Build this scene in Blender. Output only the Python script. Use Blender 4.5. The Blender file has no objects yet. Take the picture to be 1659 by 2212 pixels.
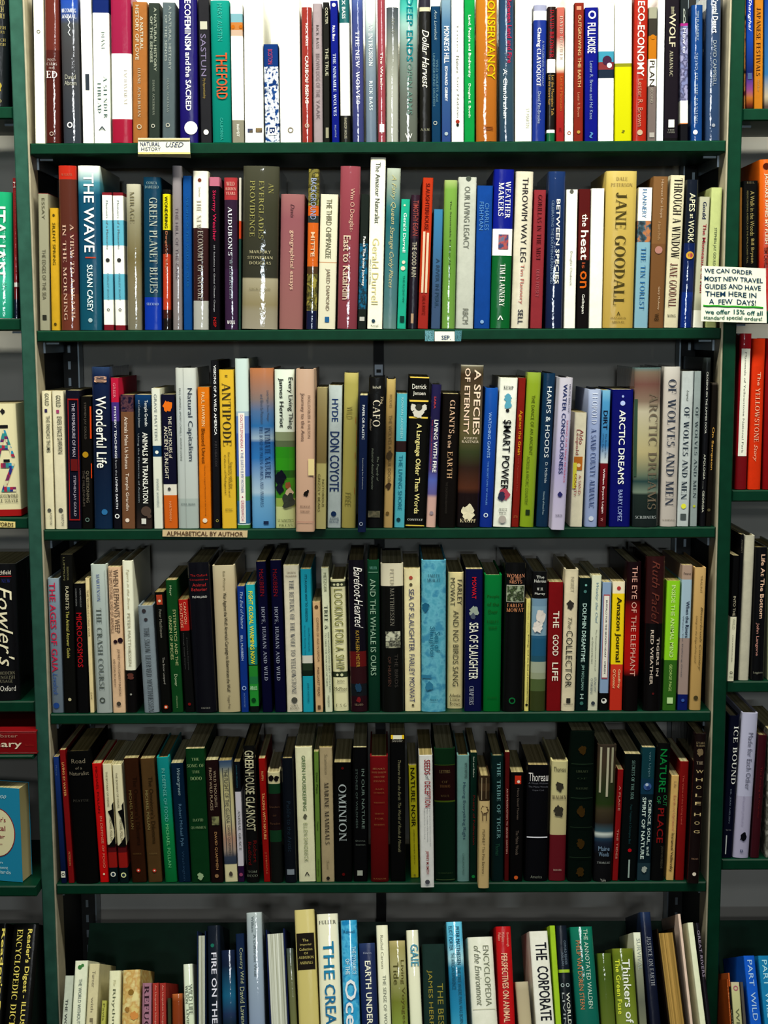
import bpy, math, random
from mathutils import Matrix, Vector

# ---------------------------------------------------------------- camera
F, CX, CY = 3000.0, 829.5, 1106.0
DIST = 1.95
PITCH, ROLL = math.radians(7.275), math.radians(-0.24)
scene = bpy.context.scene
COL = scene.collection
cam_data = bpy.data.cameras.new('camera')
cam = bpy.data.objects.new('camera', cam_data)
COL.objects.link(cam)
CAMLOC = Vector((0.0, -DIST, 0.0))
CAMROT = Matrix.Rotation(math.pi/2 - PITCH, 4, 'X') @ Matrix.Rotation(ROLL, 4, 'Z')
cam.matrix_world = Matrix.Translation(CAMLOC) @ CAMROT
cam_data.sensor_fit = 'VERTICAL'
cam_data.sensor_height = 36.0
cam_data.sensor_width = 36.0 * 1659 / 2212
cam_data.lens = F / 2212 * 36.0
cam_data.clip_start = 0.05
scene.camera = cam

# ---------------------------------------------------------------- world, lights, exposure
world = bpy.data.worlds.new('shop_ambient')
scene.world = world
world.use_nodes = True
world.node_tree.nodes['Background'].inputs[0].default_value = (0.75, 0.85, 1.0, 1)
world.node_tree.nodes['Background'].inputs[1].default_value = 0.035
scene.view_settings.view_transform = 'Standard'
scene.view_settings.look = 'None'
scene.view_settings.exposure = 0.0
scene.view_settings.gamma = 1.0
scene.view_settings.use_curve_mapping = False

def area(name, loc, aim, sx, sy, power, col):
    l = bpy.data.lights.new(name, 'AREA')
    l.shape = 'RECTANGLE'; l.size = sx; l.size_y = sy; l.energy = power; l.color = col
    o = bpy.data.objects.new(name, l); COL.objects.link(o)
    o.location = loc
    o.rotation_euler = (Vector(aim) - Vector(loc)).to_track_quat('-Z', 'Y').to_euler()
    return o
# fluorescent fixtures of the shop ceiling: one just above the bookcase aisle, the others further back
area('aisle_light', (0.0, -0.62, 1.04), (0.0, -0.05, 0.0), 2.4, 0.14, 53.0, (1.0, 0.98, 0.84))
area('ceiling_light', (-0.25, -5.9, 1.22), (0.0, 0.0, 0.2), 0.9, 0.26, 24.0, (0.95, 0.98, 1.0))
area('ceiling_light', (0.35, -3.6, 1.2), (0.0, 0.0, -0.8), 0.5, 0.25, 8.0, (0.95, 0.98, 1.0))
area('shop_window', (0.15, -10.0, 0.36), (0.0, 0.0, 0.0), 1.5, 0.34, 66.0, (0.8, 0.92, 1.0))

# Relative light level reaching the spines of each shelf: the colours read off the photograph are divided
# by it to get each book's own paint.
EMAP = {'top': 2.25, 'second': 1.5, 'third': 1.05, 'fourth': .92, 'fifth': .76, 'bottom': .84}

# ---------------------------------------------------------------- pixel -> metres on a bookcase plane
def ray(u, v):
    d = CAMROT.to_3x3() @ Vector(((u - CX) / F, (CY - v) / F, -1.0))
    return d
def on_y(u, v, y=0.0):
    d = ray(u, v); t = (y - CAMLOC.y) / d.y
    return CAMLOC + d * t
def y_at_z(u, v, z):
    d = ray(u, v); t = (z - CAMLOC.z) / d.z
    return (CAMLOC + d * t).y

# ---------------------------------------------------------------- materials
def lin(c):
    c = c / 255.0
    return c / 12.92 if c <= 0.04045 else ((c + 0.055) / 1.055) ** 2.4
def rgb(hexs, e=1.0):
    hexs = hexs.strip().lstrip('~')
    v = [lin(int(hexs[i:i+2], 16)) / e for i in (0, 2, 4)]
    raw = [x * e for x in v]
    if min(raw) > .66 and e > 1:          # a white the photograph blew out: ordinary white paper
        v = [.84 * x / max(raw) for x in raw]
    m = max(v)
    if m > 0.86:
        v = [x * 0.86 / m for x in v]
    return (*[max(0.0, x) for x in v], 1.0)
MATS = {}
FIN = {'p': (.55, .05, 0.0), 'h': (.5, .06, .2), 'H': (.5, .06, 1.0), 'm': (.9, .02, 0.0), 'f': (.5, .05, 0.0), 'ink': (.7, .03, 0.0)}
def new_mat(name):
    m = bpy.data.materials.new(name); m.use_nodes = True
    return m, m.node_tree.nodes, m.node_tree.links, m.node_tree.nodes['Principled BSDF']
def finish(b, kind):
    r, s, c = FIN[kind]
    b.inputs['Roughness'].default_value = r
    b.inputs['Specular IOR Level'].default_value = s
    b.inputs['Coat Weight'].default_value = c
    b.inputs['Coat Roughness'].default_value = .05 if kind == 'H' else .16
def flat(hexs, kind='ink', e=1.0):
    k = (hexs.strip(), kind, round(e, 3))
    if k not in MATS:
        m, n, l, b = new_mat('print_' + hexs.strip())
        b.inputs['Base Color'].default_value = rgb(hexs, e); finish(b, kind)
        if kind in ('h', 'H'):
            pass
        MATS[k] = m
    return MATS[k]
def blotch(cols, kind='ink', e=1.0, scale=70.0):
    k = ('*' + '+'.join(cols), kind, round(e, 3))
    if k not in MATS:
        m, n, l, b = new_mat('mottled_print')
        tc = n.new('ShaderNodeTexCoord'); no = n.new('ShaderNodeTexNoise'); r = n.new('ShaderNodeValToRGB')
        no.inputs['Scale'].default_value = scale; no.inputs['Detail'].default_value = 3
        l.new(tc.outputs['Object'], no.inputs['Vector']); l.new(no.outputs['Fac'], r.inputs[0]); l.new(r.outputs[0], b.inputs['Base Color'])
        el = r.color_ramp.elements
        while len(el) < len(cols): el.new(0.5)
        for i, c in enumerate(cols):
            el[i].position = .38 + .24 * i / max(1, len(cols) - 1); el[i].color = rgb(c, e)
        finish(b, kind); MATS[k] = m
    return MATS[k]
def film(n, l, b, kind):
    if kind not in ('H', 'h'): return
    tc = n.new('ShaderNodeTexCoord'); no2 = n.new('ShaderNodeTexNoise'); bp = n.new('ShaderNodeBump')
    mp = n.new('ShaderNodeMapping'); mp.inputs['Scale'].default_value = (1.0, 1.0, .45)
    no2.inputs['Scale'].default_value = 90; no2.inputs['Detail'].default_value = 4
    bp.inputs['Strength'].default_value = .35; bp.inputs['Distance'].default_value = .0012
    l.new(tc.outputs['Object'], mp.inputs[0]); l.new(mp.outputs[0], no2.inputs['Vector']); l.new(no2.outputs['Fac'], bp.inputs['Height'])
    l.new(bp.outputs[0], b.inputs['Coat Normal'])
def spine_mat(spec, kind, e, ytop, ybot):
    """spec: hex | hex,y,hex,y,hex (hard bands) | ~ (soft bands) | *a+b+c (mottled); y is converted to a height fraction"""
    spec = spec.strip()
    if ',' not in spec:
        if spec[0] == '*': return blotch(spec[1:].split('+'), kind, e)
        if spec[0] == '~': spec = spec[1:]
        return worn(spec, kind, e)
    soft = spec[0] == '~'  # some soft stops have glare and shade painted into the cover colour
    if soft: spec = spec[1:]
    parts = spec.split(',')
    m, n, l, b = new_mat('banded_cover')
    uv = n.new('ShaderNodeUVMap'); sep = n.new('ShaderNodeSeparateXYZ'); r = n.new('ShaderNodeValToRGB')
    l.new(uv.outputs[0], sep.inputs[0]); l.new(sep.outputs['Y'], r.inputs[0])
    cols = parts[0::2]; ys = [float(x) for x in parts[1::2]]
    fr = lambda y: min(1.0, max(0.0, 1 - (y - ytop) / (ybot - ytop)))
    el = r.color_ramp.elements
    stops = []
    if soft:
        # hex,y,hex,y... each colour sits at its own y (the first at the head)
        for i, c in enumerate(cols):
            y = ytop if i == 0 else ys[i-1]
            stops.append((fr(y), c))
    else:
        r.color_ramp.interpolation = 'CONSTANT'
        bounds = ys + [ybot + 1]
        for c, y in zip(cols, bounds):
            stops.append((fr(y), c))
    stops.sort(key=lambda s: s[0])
    while len(el) < len(stops): el.new(0.5)
    mott = False
    for i, (p, c) in enumerate(stops):
        el[i].position = p
        c0 = c
        if c[0] == '*':
            mott = True; c0 = c[1:].split('+')[0]
        el[i].color = rgb(c0, e)
    for i, (p, c) in enumerate(stops):
        el[i].position = p
    if mott:
        c2 = [c for p, c in stops if c[0] == '*'][0][1:].split('+')
        rr = n.new('ShaderNodeValToRGB'); rr.color_ramp.interpolation = 'CONSTANT'
        for i, (p, c) in enumerate(stops):
            if i >= 2: rr.color_ramp.elements.new(0.5)
        if len(stops) < 2: rr.color_ramp.elements.remove(rr.color_ramp.elements[1])
        for i, (p, c) in enumerate(stops):
            rr.color_ramp.elements[i].position = p
            v = 1.0 if c[0] == '*' else 0.0
            rr.color_ramp.elements[i].color = (v, v, v, 1)
        l.new(sep.outputs['Y'], rr.inputs[0])
        tc = n.new('ShaderNodeTexCoord'); no = n.new('ShaderNodeTexNoise'); nr = n.new('ShaderNodeValToRGB'); mx = n.new('ShaderNodeMix')
        mx.data_type = 'RGBA'
        no.inputs['Scale'].default_value = 110; no.inputs['Detail'].default_value = 3
        l.new(tc.outputs['Object'], no.inputs['Vector']); l.new(no.outputs['Fac'], nr.inputs[0])
        e2 = nr.color_ramp.elements
        while len(e2) < len(c2): e2.new(.5)
        for i, c in enumerate(c2):
            e2[i].position = .4 + .2 * i / max(1, len(c2) - 1); e2[i].color = rgb(c, e)
        l.new(rr.outputs[0], mx.inputs['Factor']); l.new(r.outputs[0], mx.inputs['A']); l.new(nr.outputs[0], mx.inputs['B'])
        l.new(mx.outputs['Result'], b.inputs['Base Color'])
    else:
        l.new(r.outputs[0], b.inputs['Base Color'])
    finish(b, kind)
    film(n, l, b, kind)
    return m
def worn(hexs, kind, e):
    """one-colour cover with faint scuffs and slightly uneven film"""
    k = ('w', hexs, kind, round(e, 3))
    if k not in MATS:
        m, n, l, b = new_mat('cover_' + hexs)
        c = rgb(hexs, e)
        tc = n.new('ShaderNodeTexCoord'); no = n.new('ShaderNodeTexNoise'); r = n.new('ShaderNodeValToRGB')
        no.inputs['Scale'].default_value = 45; no.inputs['Detail'].default_value = 5; no.inputs['Roughness'].default_value = .7
        l.new(tc.outputs['Object'], no.inputs['Vector']); l.new(no.outputs['Fac'], r.inputs[0]); l.new(r.outputs[0], b.inputs['Base Color'])
        r.color_ramp.elements[0].position = .3; r.color_ramp.elements[1].position = .72
        r.color_ramp.elements[0].color = (c[0]*.87, c[1]*.87, c[2]*.87, 1)
        r.color_ramp.elements[1].color = (min(.88, c[0]*1.1), min(.88, c[1]*1.1), min(.88, c[2]*1.1), 1)
        finish(b, kind)
        film(n, l, b, kind)
        MATS[k] = m
    return MATS[k]
def page_mat(hexs):
    k = ('page', hexs)
    if k not in MATS:
        m, n, l, b = new_mat('paper_edge')
        tc = n.new('ShaderNodeTexCoord'); mp = n.new('ShaderNodeMapping'); no = n.new('ShaderNodeTexNoise'); r = n.new('ShaderNodeValToRGB')
        mp.inputs['Scale'].default_value = (900, 3, 3)
        no.inputs['Scale'].default_value = 1.0; no.inputs['Detail'].default_value = 2
        l.new(tc.outputs['Object'], mp.inputs[0]); l.new(mp.outputs[0], no.inputs['Vector']); l.new(no.outputs['Fac'], r.inputs[0]); l.new(r.outputs[0], b.inputs['Base Color'])
        c = rgb(hexs)
        r.color_ramp.elements[0].position = .35; r.color_ramp.elements[1].position = .6
        r.color_ramp.elements[0].color = (c[0]*.5, c[1]*.5, c[2]*.42, 1); r.color_ramp.elements[1].color = c
        b.inputs['Roughness'].default_value = .9; b.inputs['Specular IOR Level'].default_value = .1
        MATS[k] = m
    return MATS[k]
def mosaic_mat(e):
    if 'mosaic' not in MATS:
        m, n, l, b = new_mat('mosaic_print')
        tc = n.new('ShaderNodeTexCoord'); mp = n.new('ShaderNodeVectorMath'); mp.operation = 'SNAP'
        mp.inputs[1].default_value = (.0042, 10, .0042)
        wn = n.new('ShaderNodeTexWhiteNoise'); r = n.new('ShaderNodeValToRGB'); r.color_ramp.interpolation = 'CONSTANT'
        l.new(tc.outputs['Object'], mp.inputs[0]); l.new(mp.outputs[0], wn.inputs['Vector']); l.new(wn.outputs['Value'], r.inputs[0]); l.new(r.outputs[0], b.inputs['Base Color'])
        cols = ['a81838', '18207c', '1890b8', 'd8d0a8', '701850', '208888']
        el = r.color_ramp.elements
        while len(el) < len(cols): el.new(.5)
        for i, c in enumerate(cols): el[i].position = i / len(cols); el[i].color = rgb(c, e)
        b.inputs['Roughness'].default_value = .5
        MATS['mosaic'] = m
    return MATS['mosaic']
def paint(name, hexs, rough=.5, noise=0.0, metal=0.0, scale=40, spec=.4, e=1.0):
    m, n, l, b = new_mat(name)
    c = rgb(hexs, e)
    b.inputs['Base Color'].default_value = c; b.inputs['Roughness'].default_value = rough
    b.inputs['Metallic'].default_value = metal; b.inputs['Specular IOR Level'].default_value = spec
    if noise:
        tc = n.new('ShaderNodeTexCoord'); no = n.new('ShaderNodeTexNoise'); r = n.new('ShaderNodeValToRGB')
        no.inputs['Scale'].default_value = scale; no.inputs['Detail'].default_value = 6
        l.new(tc.outputs['Object'], no.inputs['Vector']); l.new(no.outputs['Fac'], r.inputs[0]); l.new(r.outputs[0], b.inputs['Base Color'])
        r.color_ramp.elements[0].position = .3; r.color_ramp.elements[1].position = .7
        r.color_ramp.elements[0].color = (*[x * (1 - noise) for x in c[:3]], 1); r.color_ramp.elements[1].color = (*[min(.9, x * (1 + noise)) for x in c[:3]], 1)
    return m

# ---------------------------------------------------------------- object helpers
def obj(name, verts, faces, mat, parent=None, uvs=None, smooth=False):
    me = bpy.data.meshes.new(name)
    me.from_pydata([tuple(v) for v in verts], [], faces)
    if uvs:
        ul = me.uv_layers.new(name='UVMap')
        for poly in me.polygons:
            for li in poly.loop_indices:
                ul.data[li].uv = uvs[me.loops[li].vertex_index]
    if smooth:
        for p in me.polygons: p.use_smooth = len(p.vertices) == 4
    me.materials.append(mat)
    o = bpy.data.objects.new(name, me); COL.objects.link(o)
    if parent: o.parent = parent
    return o
def empty(name, mat=None, loc=(0, 0, 0)):
    o = bpy.data.objects.new(name, None); COL.objects.link(o)
    o.empty_display_size = .02
    if mat is not None: o.matrix_world = mat
    else: o.location = loc
    return o
def tag(o, label=None, cat=None, group=None, kind=None):
    if label: o['label'] = label
    if cat: o['category'] = cat
    if group: o['group'] = group
    if kind: o['kind'] = kind
    return o
def boxes(name, lst, mat, parent=None, bevel=0.0):
    """lst of (x0,x1,y0,y1,z0,z1) joined in one mesh"""
    V, Fc = [], []
    for x0, x1, y0, y1, z0, z1 in lst:
        b = len(V); c = min(bevel, (x1-x0)/3, (z1-z0)/3)
        if c > 0:   # chamfer the four front edges
            ring = lambda y, i: [(x0+i, y, z0+i), (x1-i, y, z0+i), (x1-i, y, z1-i), (x0+i, y, z1-i)]
            V += ring(y0, c) + ring(y0 + c, 0) + ring(y1, 0)
            Fc += [(b+3, b+2, b+1, b)][::-1]
            for k in (0, 4):
                for i in range(4):
                    j = (i + 1) % 4
                    Fc.append((b+k+i, b+k+4+i, b+k+4+j, b+k+j))
            Fc.append((b+11, b+10, b+9, b+8))
        else:
            V += [(x0,y0,z0),(x1,y0,z0),(x1,y1,z0),(x0,y1,z0),(x0,y0,z1),(x1,y0,z1),(x1,y1,z1),(x0,y1,z1)]
            Fc += [(b+3,b+2,b+1,b),(b+4,b+5,b+6,b+7),(b,b+1,b+5,b+4),(b+1,b+2,b+6,b+5),(b+2,b+3,b+7,b+6),(b+3,b,b+4,b+7)]
    return obj(name, V, Fc, mat, parent)

# ---------------------------------------------------------------- lettering
# a small serif alphabet drawn from stems, hairlines and swelling bowls
def _q(x0, y0, x1, y1): return [(x0, y0), (x1, y0), (x1, y1), (x0, y1)]
def _stem(x, w=.16, y0=0, y1=1, s=True):
    r = [_q(x, y0, x + w, y1)]
    if s:
        if y0 == 0: r.append(_q(x - .08, 0, x + w + .08, .045))
        if y1 == 1: r.append(_q(x - .08, .955, x + w + .08, 1))
    return r
def _dia(x0, y0, x1, y1, w): return [[(x0, y0), (x0 + w, y0), (x1 + w, y1), (x1, y1)]]
def _arc(cx, cy, rx, ry, a0, a1, tx, ty, n=12):
    r = []; pts = []
    for i in range(n + 1):
        a = math.radians(a0 + (a1 - a0) * i / n); c, s = math.cos(a), math.sin(a)
        pts.append(((cx + rx*c, cy + ry*s), (cx + (rx-tx)*c, cy + (ry-ty)*s)))
    for i in range(n): r.append([pts[i][0], pts[i+1][0], pts[i+1][1], pts[i][1]])
    return r
def _ser(x, y): return [_q(x - .1, y, x + .12, y + .045)]
SERIF = {
 'A': (.86, _dia(.06,0,.38,1,.06) + _dia(.64,0,.36,1,.17) + [_q(.18,.3,.62,.345)] + _ser(.1,0) + _ser(.72,0)),
 'B': (.74, _stem(.1) + _arc(.3,.745,.31,.255,-90,90,.15,.045) + _arc(.3,.265,.37,.265,-90,90,.16,.045) + [_q(.2,.955,.31,1), _q(.2,0,.31,.045), _q(.2,.485,.31,.53)]),
 'C': (.8, _arc(.44,.5,.41,.52,48,312,.16,.045,18) + [_q(.69,.7,.73,1)]),
 'D': (.84, _stem(.1) + _arc(.3,.5,.48,.5,-90,90,.16,.045) + [_q(.2,.955,.31,1), _q(.2,0,.31,.045)]),
 'E': (.7, _stem(.1) + [_q(.2,.955,.6,1), _q(.2,.49,.5,.535), _q(.2,0,.64,.045), _q(.57,.78,.61,1), _q(.62,0,.66,.24), _q(.47,.4,.51,.62)]),
 'F': (.66, _stem(.1) + [_q(.2,.955,.6,1), _q(.2,.49,.5,.535), _q(.57,.76,.61,1), _q(.47,.4,.51,.62)]),
 'G': (.84, _arc(.44,.5,.41,.52,48,330,.16,.045,18) + [_q(.69,.72,.73,1), _q(.62,.02,.78,.4), _q(.54,.37,.84,.415)]),
 'H': (.9, _stem(.1) + _stem(.62) + [_q(.2,.48,.66,.53)]),
 'I': (.38, _stem(.11)),
 'J': (.5, _stem(.2,.16,.2,1) + _arc(.16,.2,.2,.22,-180,0,.15,.05)),
 'K': (.84, _stem(.1) + _dia(.24,.42,.62,1,.06) + _dia(.58,0,.32,.56,.17) + _ser(.66,.955) + _ser(.68,0)),
 'L': (.66, _stem(.1) + [_q(.2,0,.6,.045), _q(.57,0,.61,.26)]),
 'M': (1.04, _stem(.1,.06) + _dia(.42,0,.1,1,.15) + _dia(.46,0,.8,1,.06) + _stem(.78)),
 'N': (.88, _stem(.1,.06) + _dia(.6,0,.08,1,.17) + _stem(.7,.06)),
 'O': (.92, _arc(.46,.5,.42,.52,0,360,.16,.045,24)),
 'P': (.7, _stem(.1) + _arc(.3,.72,.34,.28,-90,90,.16,.045) + [_q(.2,.955,.31,1), _q(.2,.44,.31,.485)]),
 'Q': (.92, _arc(.46,.5,.42,.52,0,360,.16,.045,24) + _dia(.7,-.2,.42,.1,.14)),
 'R': (.82, _stem(.1) + _arc(.3,.73,.32,.27,-90,90,.16,.045) + [_q(.2,.955,.31,1), _q(.2,.46,.31,.505)] + _dia(.6,0,.34,.48,.16) + _ser(.7,0)),
 'S': (.62, _arc(.31,.745,.24,.265,35,270,.13,.05) + _arc(.3,.27,.27,.28,-145,90,.14,.05) + [_q(.48,.74,.52,1), _q(.04,0,.08,.28)]),
 'T': (.76, _stem(.3) + [_q(.04,.955,.72,1), _q(.02,.74,.06,1), _q(.7,.74,.74,1)]),
 'U': (.86, _stem(.1,.16,.3,1) + _stem(.68,.06,.3,1) + _arc(.42,.32,.32,.34,-180,0,.14,.06)),
 'V': (.82, _dia(.34,0,.06,1,.17) + _dia(.38,0,.68,1,.06) + _ser(.13,.955) + _ser(.7,.955)),
 'W': (1.16, _dia(.28,0,.05,1,.16) + _dia(.32,0,.56,1,.06) + _dia(.68,0,.46,1,.16) + _dia(.74,0,1.0,1,.06) + _ser(.12,.955) + _ser(1.0,.955)),
 'X': (.82, _dia(.56,0,.1,1,.17) + _dia(.1,0,.62,1,.06) + _ser(.12,0) + _ser(.66,0) + _ser(.16,.955) + _ser(.64,.955)),
 'Y': (.8, _stem(.33,.15,0,.5,True) + _dia(.34,.45,.04,1,.16) + _dia(.42,.45,.66,1,.06) + _ser(.12,.955) + _ser(.7,.955)),
 'Z': (.7, _dia(.06,0,.5,1,.15) + [_q(.06,.955,.62,1), _q(.06,0,.64,.045), _q(.06,.78,.1,1), _q(.6,0,.64,.24)]),
 ' ': (.4, []), '.': (.3, [_q(.08,0,.2,.13)]), ',': (.3, [_q(.08,-.12,.18,.13)]), '-': (.46, [_q(.06,.38,.38,.45)]),
 "'": (.26, [_q(.08,.74,.17,1)]), ':': (.3, [_q(.08,0,.2,.13), _q(.08,.5,.2,.63)]),
 '&': (.86, _arc(.38,.78,.2,.24,0,360,.09,.05) + _arc(.38,.28,.32,.3,0,360,.13,.05) + _dia(.68,0,.3,.7,.12)),
}
def serif_text(t):
    V, Fc, x = [], [], 0.0
    for ch in t.upper():
        adv, polys = SERIF.get(ch, SERIF['-'])
        for p in polys:
            b = len(V); V += [(x + a, c) for a, c in p]; Fc.append(tuple(range(b, b + 4)))
        x += adv + .05
    return V, Fc
_tc = bpy.data.curves.new('lettering_source', 'FONT')
_to = bpy.data.objects.new('lettering_source', _tc)
_tc.resolution_u = 2
TCACHE = {}
def sans_text(t, bold, ital):
    k = (t, bold, ital)
    if k not in TCACHE:
        _tc.body = t; _tc.offset = .012 if bold else .0; _tc.shear = .35 if ital else 0.0
        me = bpy.data.meshes.new_from_object(_to)
        V = [(v.co.x, v.co.y) for v in me.vertices]; Fc = [tuple(p.vertices) for p in me.polygons]
        bpy.data.meshes.remove(me)
        TCACHE[k] = (V, Fc)
    return TCACHE[k]
def text_norm(t, style):
    if style == 'S': V, Fc = serif_text(t)
    else: V, Fc = sans_text(t, style == 'B', style == 'I')
    if not V: return None
    x0 = min(v[0] for v in V); x1 = max(v[0] for v in V); y0 = min(v[1] for v in V); y1 = max(v[1] for v in V)
    if x1 - x0 < 1e-6 or y1 - y0 < 1e-6: return None
    # keep the cap height as the unit, so descenders do not shrink the word
    return [((v[0]-x0)/(x1-x0), (v[1]-y0)/(y1-y0)) for v in V], Fc, (x1-x0)/(y1-y0)

# ---------------------------------------------------------------- one book
def book(M, w, h, depth, kind, cmat, name='book', pages='d8cc9c'):
    """Empty at the foot of the spine; children: cover (spine and two boards), page_block. Spine faces -y."""
    root = empty(name, M)
    hard = kind in ('h', 'H', 'm', 'f')
    bul = {'p': .0, 'h': .06, 'H': .11, 'm': .09, 'f': 0.0}[kind] * w
    bul = min(bul, .0045)
    cr = min(.0012 if not hard else .002, w * .2)
    t = .0004 if not hard else min(.0022, w * .14)
    n = 8
    sign = 1.0
    outer = []
    if kind == 'f':
        # spine at the back, fore-edge towards the viewer
        outer = [(-w/2, 0), (-w/2, depth), (w/2, depth), (w/2, 0), (w/2 - t, 0), (w/2 - t, depth - t), (-w/2 + t, depth - t), (-w/2 + t, 0)]
        pg = (-w/2 + t, w/2 - t, .004, depth - t)
        front_n = 0
    else:
        pts = [(-w/2, cr + .0005)]
        for i in range(n + 1):
            x = -w/2 + cr * .35 + (w - cr * .7) * i / n
            u = 2 * x / w
            y = -bul * (1 - u * u)
            if i in (0, n): y += cr * .3
            pts.append((x, y))
        pts.append((w/2, cr + .0005))
        outer = pts + [(w/2, depth), (w/2 - t, depth), (w/2 - t, max(t, .001) + .001), (-w/2 + t, max(t, .001) + .001), (-w/2 + t, depth), (-w/2, depth)]
        pg = (-w/2 + t, w/2 - t, max(t, .001) + .001, depth - (.004 if hard else .0005))
    N = len(outer)
    V = [(x, y, 0) for x, y in outer] + [(x, y, h) for x, y in outer]
    uvs = [(x / w + .5, 0) for x, y in outer] + [(x / w + .5, 1) for x, y in outer]
    V += V[:]; uvs += uvs[:]          # separate corners for the head and tail caps keep the spine's shading straight
    Fc = []
    # outline runs left-front -> right -> back: seen from above it is counter-clockwise
    for i in range(N):
        j = (i + 1) % N
        if kind == 'f': Fc.append((j, i, N + i, N + j))
        else: Fc.append((i, j, N + j, N + i))
    top = tuple(3*N + i for i in range(N)); bot = tuple(range(3*N - 1, 2*N - 1, -1))
    if kind == 'f': top, bot = top[::-1], bot[::-1]
    Fc += [top, bot]
    c = obj('cover', V, Fc, cmat, root, uvs, smooth=False)
    for p in c.data.polygons:
        if len(p.vertices) == 4: p.use_smooth = abs(p.normal.x) < .9 and p.normal.y < 0
    ins = .003 if hard else .0004
    if pg[1] - pg[0] > .001:
        pm = page_mat(pages)
        if kind == 'f':     # fanned leaves: a slightly hollow, ridged fore-edge
            k = 14; V, Fc = [], []
            xs = [pg[0] + (pg[1]-pg[0]) * i / k for i in range(k + 1)]
            for z in (ins, h - .006):
                for i, x in enumerate(xs):
                    u = 2 * i / k - 1
                    V.append((x, pg[2] + .003 * (1 - u*u) + (.0008 if i % 2 else 0), z))
                V += [(pg[1], pg[3], z), (pg[0], pg[3], z)]
            m = k + 3
            for i in range(m):
                j = (i + 1) % m
                Fc.append((i, j, m + j, m + i))
            Fc += [tuple(m + i for i in range(m)), tuple(range(m - 1, -1, -1))]
            obj('page_block', V, Fc, pm, root)
        else:
            boxes('page_block', [(pg[0], pg[1], pg[2], pg[3], ins, h - ins)], pm, root)
    return root, bul

def front_y(x, w, bul):
    u = max(-1, min(1, 2 * x / w))
    return -bul * (1 - u * u) - .0005
def mark(root, m, w, h, bul, e, ytop, ybot, n):
    """one printed element of a spine, laid on the spine's curve"""
    m = m.strip()
    k = m[0]; rest = m[1:].strip().split()
    zz = lambda y: h * (1 - (float(y) - ytop) / (ybot - ytop))
    eps = -.00012 * n
    def put(name, pts2, faces, mat, span=0.0):
        sag = bul * min(1.0, span / w) ** 2
        V = [(x, front_y(x, w, bul) - sag + eps, z) for x, z in pts2]
        return obj(name, V, faces, mat, root)
    if k == 'M':
        L = rest[0]; u0, u1, y0, y1 = map(float, rest[1:5])
        r = text_norm(L, 'B')
        pts = [((u0 + (u1-u0)*a - .5) * w, zz(y1) + (zz(y0)-zz(y1))*b) for a, b in r[0]]
        put('lettering', pts, r[1], mosaic_mat(e), .2*w); return
    col = rest[0]
    if k in 'VBIS':
        cx, y0, y1, hh = map(float, rest[1:5]); t = ' '.join(rest[5:])
        if t in '.-' or t == '': return
        r = text_norm(t, k)
        if not r: return
        za, zb = zz(y0), zz(y1)
        H = hh * w * (1.0 if k != 'V' else 1.05)
        pts = [((cx - .5) * w + (b - .5) * H, za + (zb - za) * a) for a, b in r[0]]
        put('lettering', pts, r[1], flat(col, 'ink', e), H); return
    if k == 'T':
        y = float(rest[1]); ww = rest[2]; hh = float(rest[3]); t = ' '.join(rest[4:])
        if ':' in ww: u0, u1 = map(float, ww.split(':'))
        else: u0, u1 = .5 - float(ww)/2, .5 + float(ww)/2
        r = text_norm(t, 'S' if (t.upper() == t and len(t) > 1 and t[0].isalpha()) else 'V')
        if not r: return
        z0, z1 = zz(y + hh/2), zz(y - hh/2)
        pts = [((u0 + (u1-u0)*a - .5) * w, z0 + (z1-z0)*b) for a, b in r[0]]
        put('lettering', pts, r[1], flat(col, 'ink', e), (u1-u0)*w*1.6/max(1, len(t))); return
    if k == 'R' or k == 'P':
        u0, u1, y0, y1 = map(float, rest[1:5])
        mat = flat(col, 'p', e) if k == 'R' else blotch(col.split('+'), 'p', e, 140)
        K = 6; pts, fc = [], []
        for i in range(K + 1):
            x = (u0 + (u1-u0)*i/K - .5) * w
            pts += [(x, zz(y1)), (x, zz(y0))]
        for i in range(K): fc.append((2*i, 2*i+2, 2*i+3, 2*i+1))
        put('printed_panel' if k == 'R' else 'printed_picture', pts, fc, mat); return
    if k in 'CEO':
        cx, y, r = map(float, rest[1:4]); R = r * w; K = 18
        cxx = (cx - .5) * w; cz = zz(y); rnd = random.Random(int(y) * 7 + n)
        rr = lambda i: R * (1 + (rnd.uniform(-.28, .28) if k == 'E' else 0))
        ring = [(cxx + rr(i) * math.cos(2*math.pi*i/K), cz + rr(i) * (1.25 if k == 'E' else 1) * math.sin(2*math.pi*i/K)) for i in range(K)]
        ring = [(max(-w/2, min(w/2, a)), b) for a, b in ring]
        if k == 'O':
            inn = [(cxx + .62*R*math.cos(2*math.pi*i/K), cz + .62*R*math.sin(2*math.pi*i/K)) for i in range(K)]
            put('printed_emblem', ring + inn, [(i, (i+1) % K, K + (i+1) % K, K + i) for i in range(K)], flat(col, 'ink', e))
        else:
            put('printed_emblem', ring + [(cxx, cz)], [(i, (i+1) % K, K) for i in range(K)], flat(col, 'ink', e), R)
        return
    if k == 'Q':
        y0, y1 = float(rest[3]), float(rest[4])
        left = [(1, 0), (.78, .08), (.8, .17), (.3, .21), (.62, .36), (.9, .62), (.9, .78), (.5, .9), (.02, 1)]
        pts, fc = [], []
        for u, v in left:
            z = zz(y0 + (y1-y0)*v); pts += [((u - .5)*w, z), (w/2, z)]
        for i in range(len(left) - 1): fc.append((2*i, 2*i+2, 2*i+3, 2*i+1))
        put('printed_panel', pts, fc, flat(col, 'ink', e))
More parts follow.
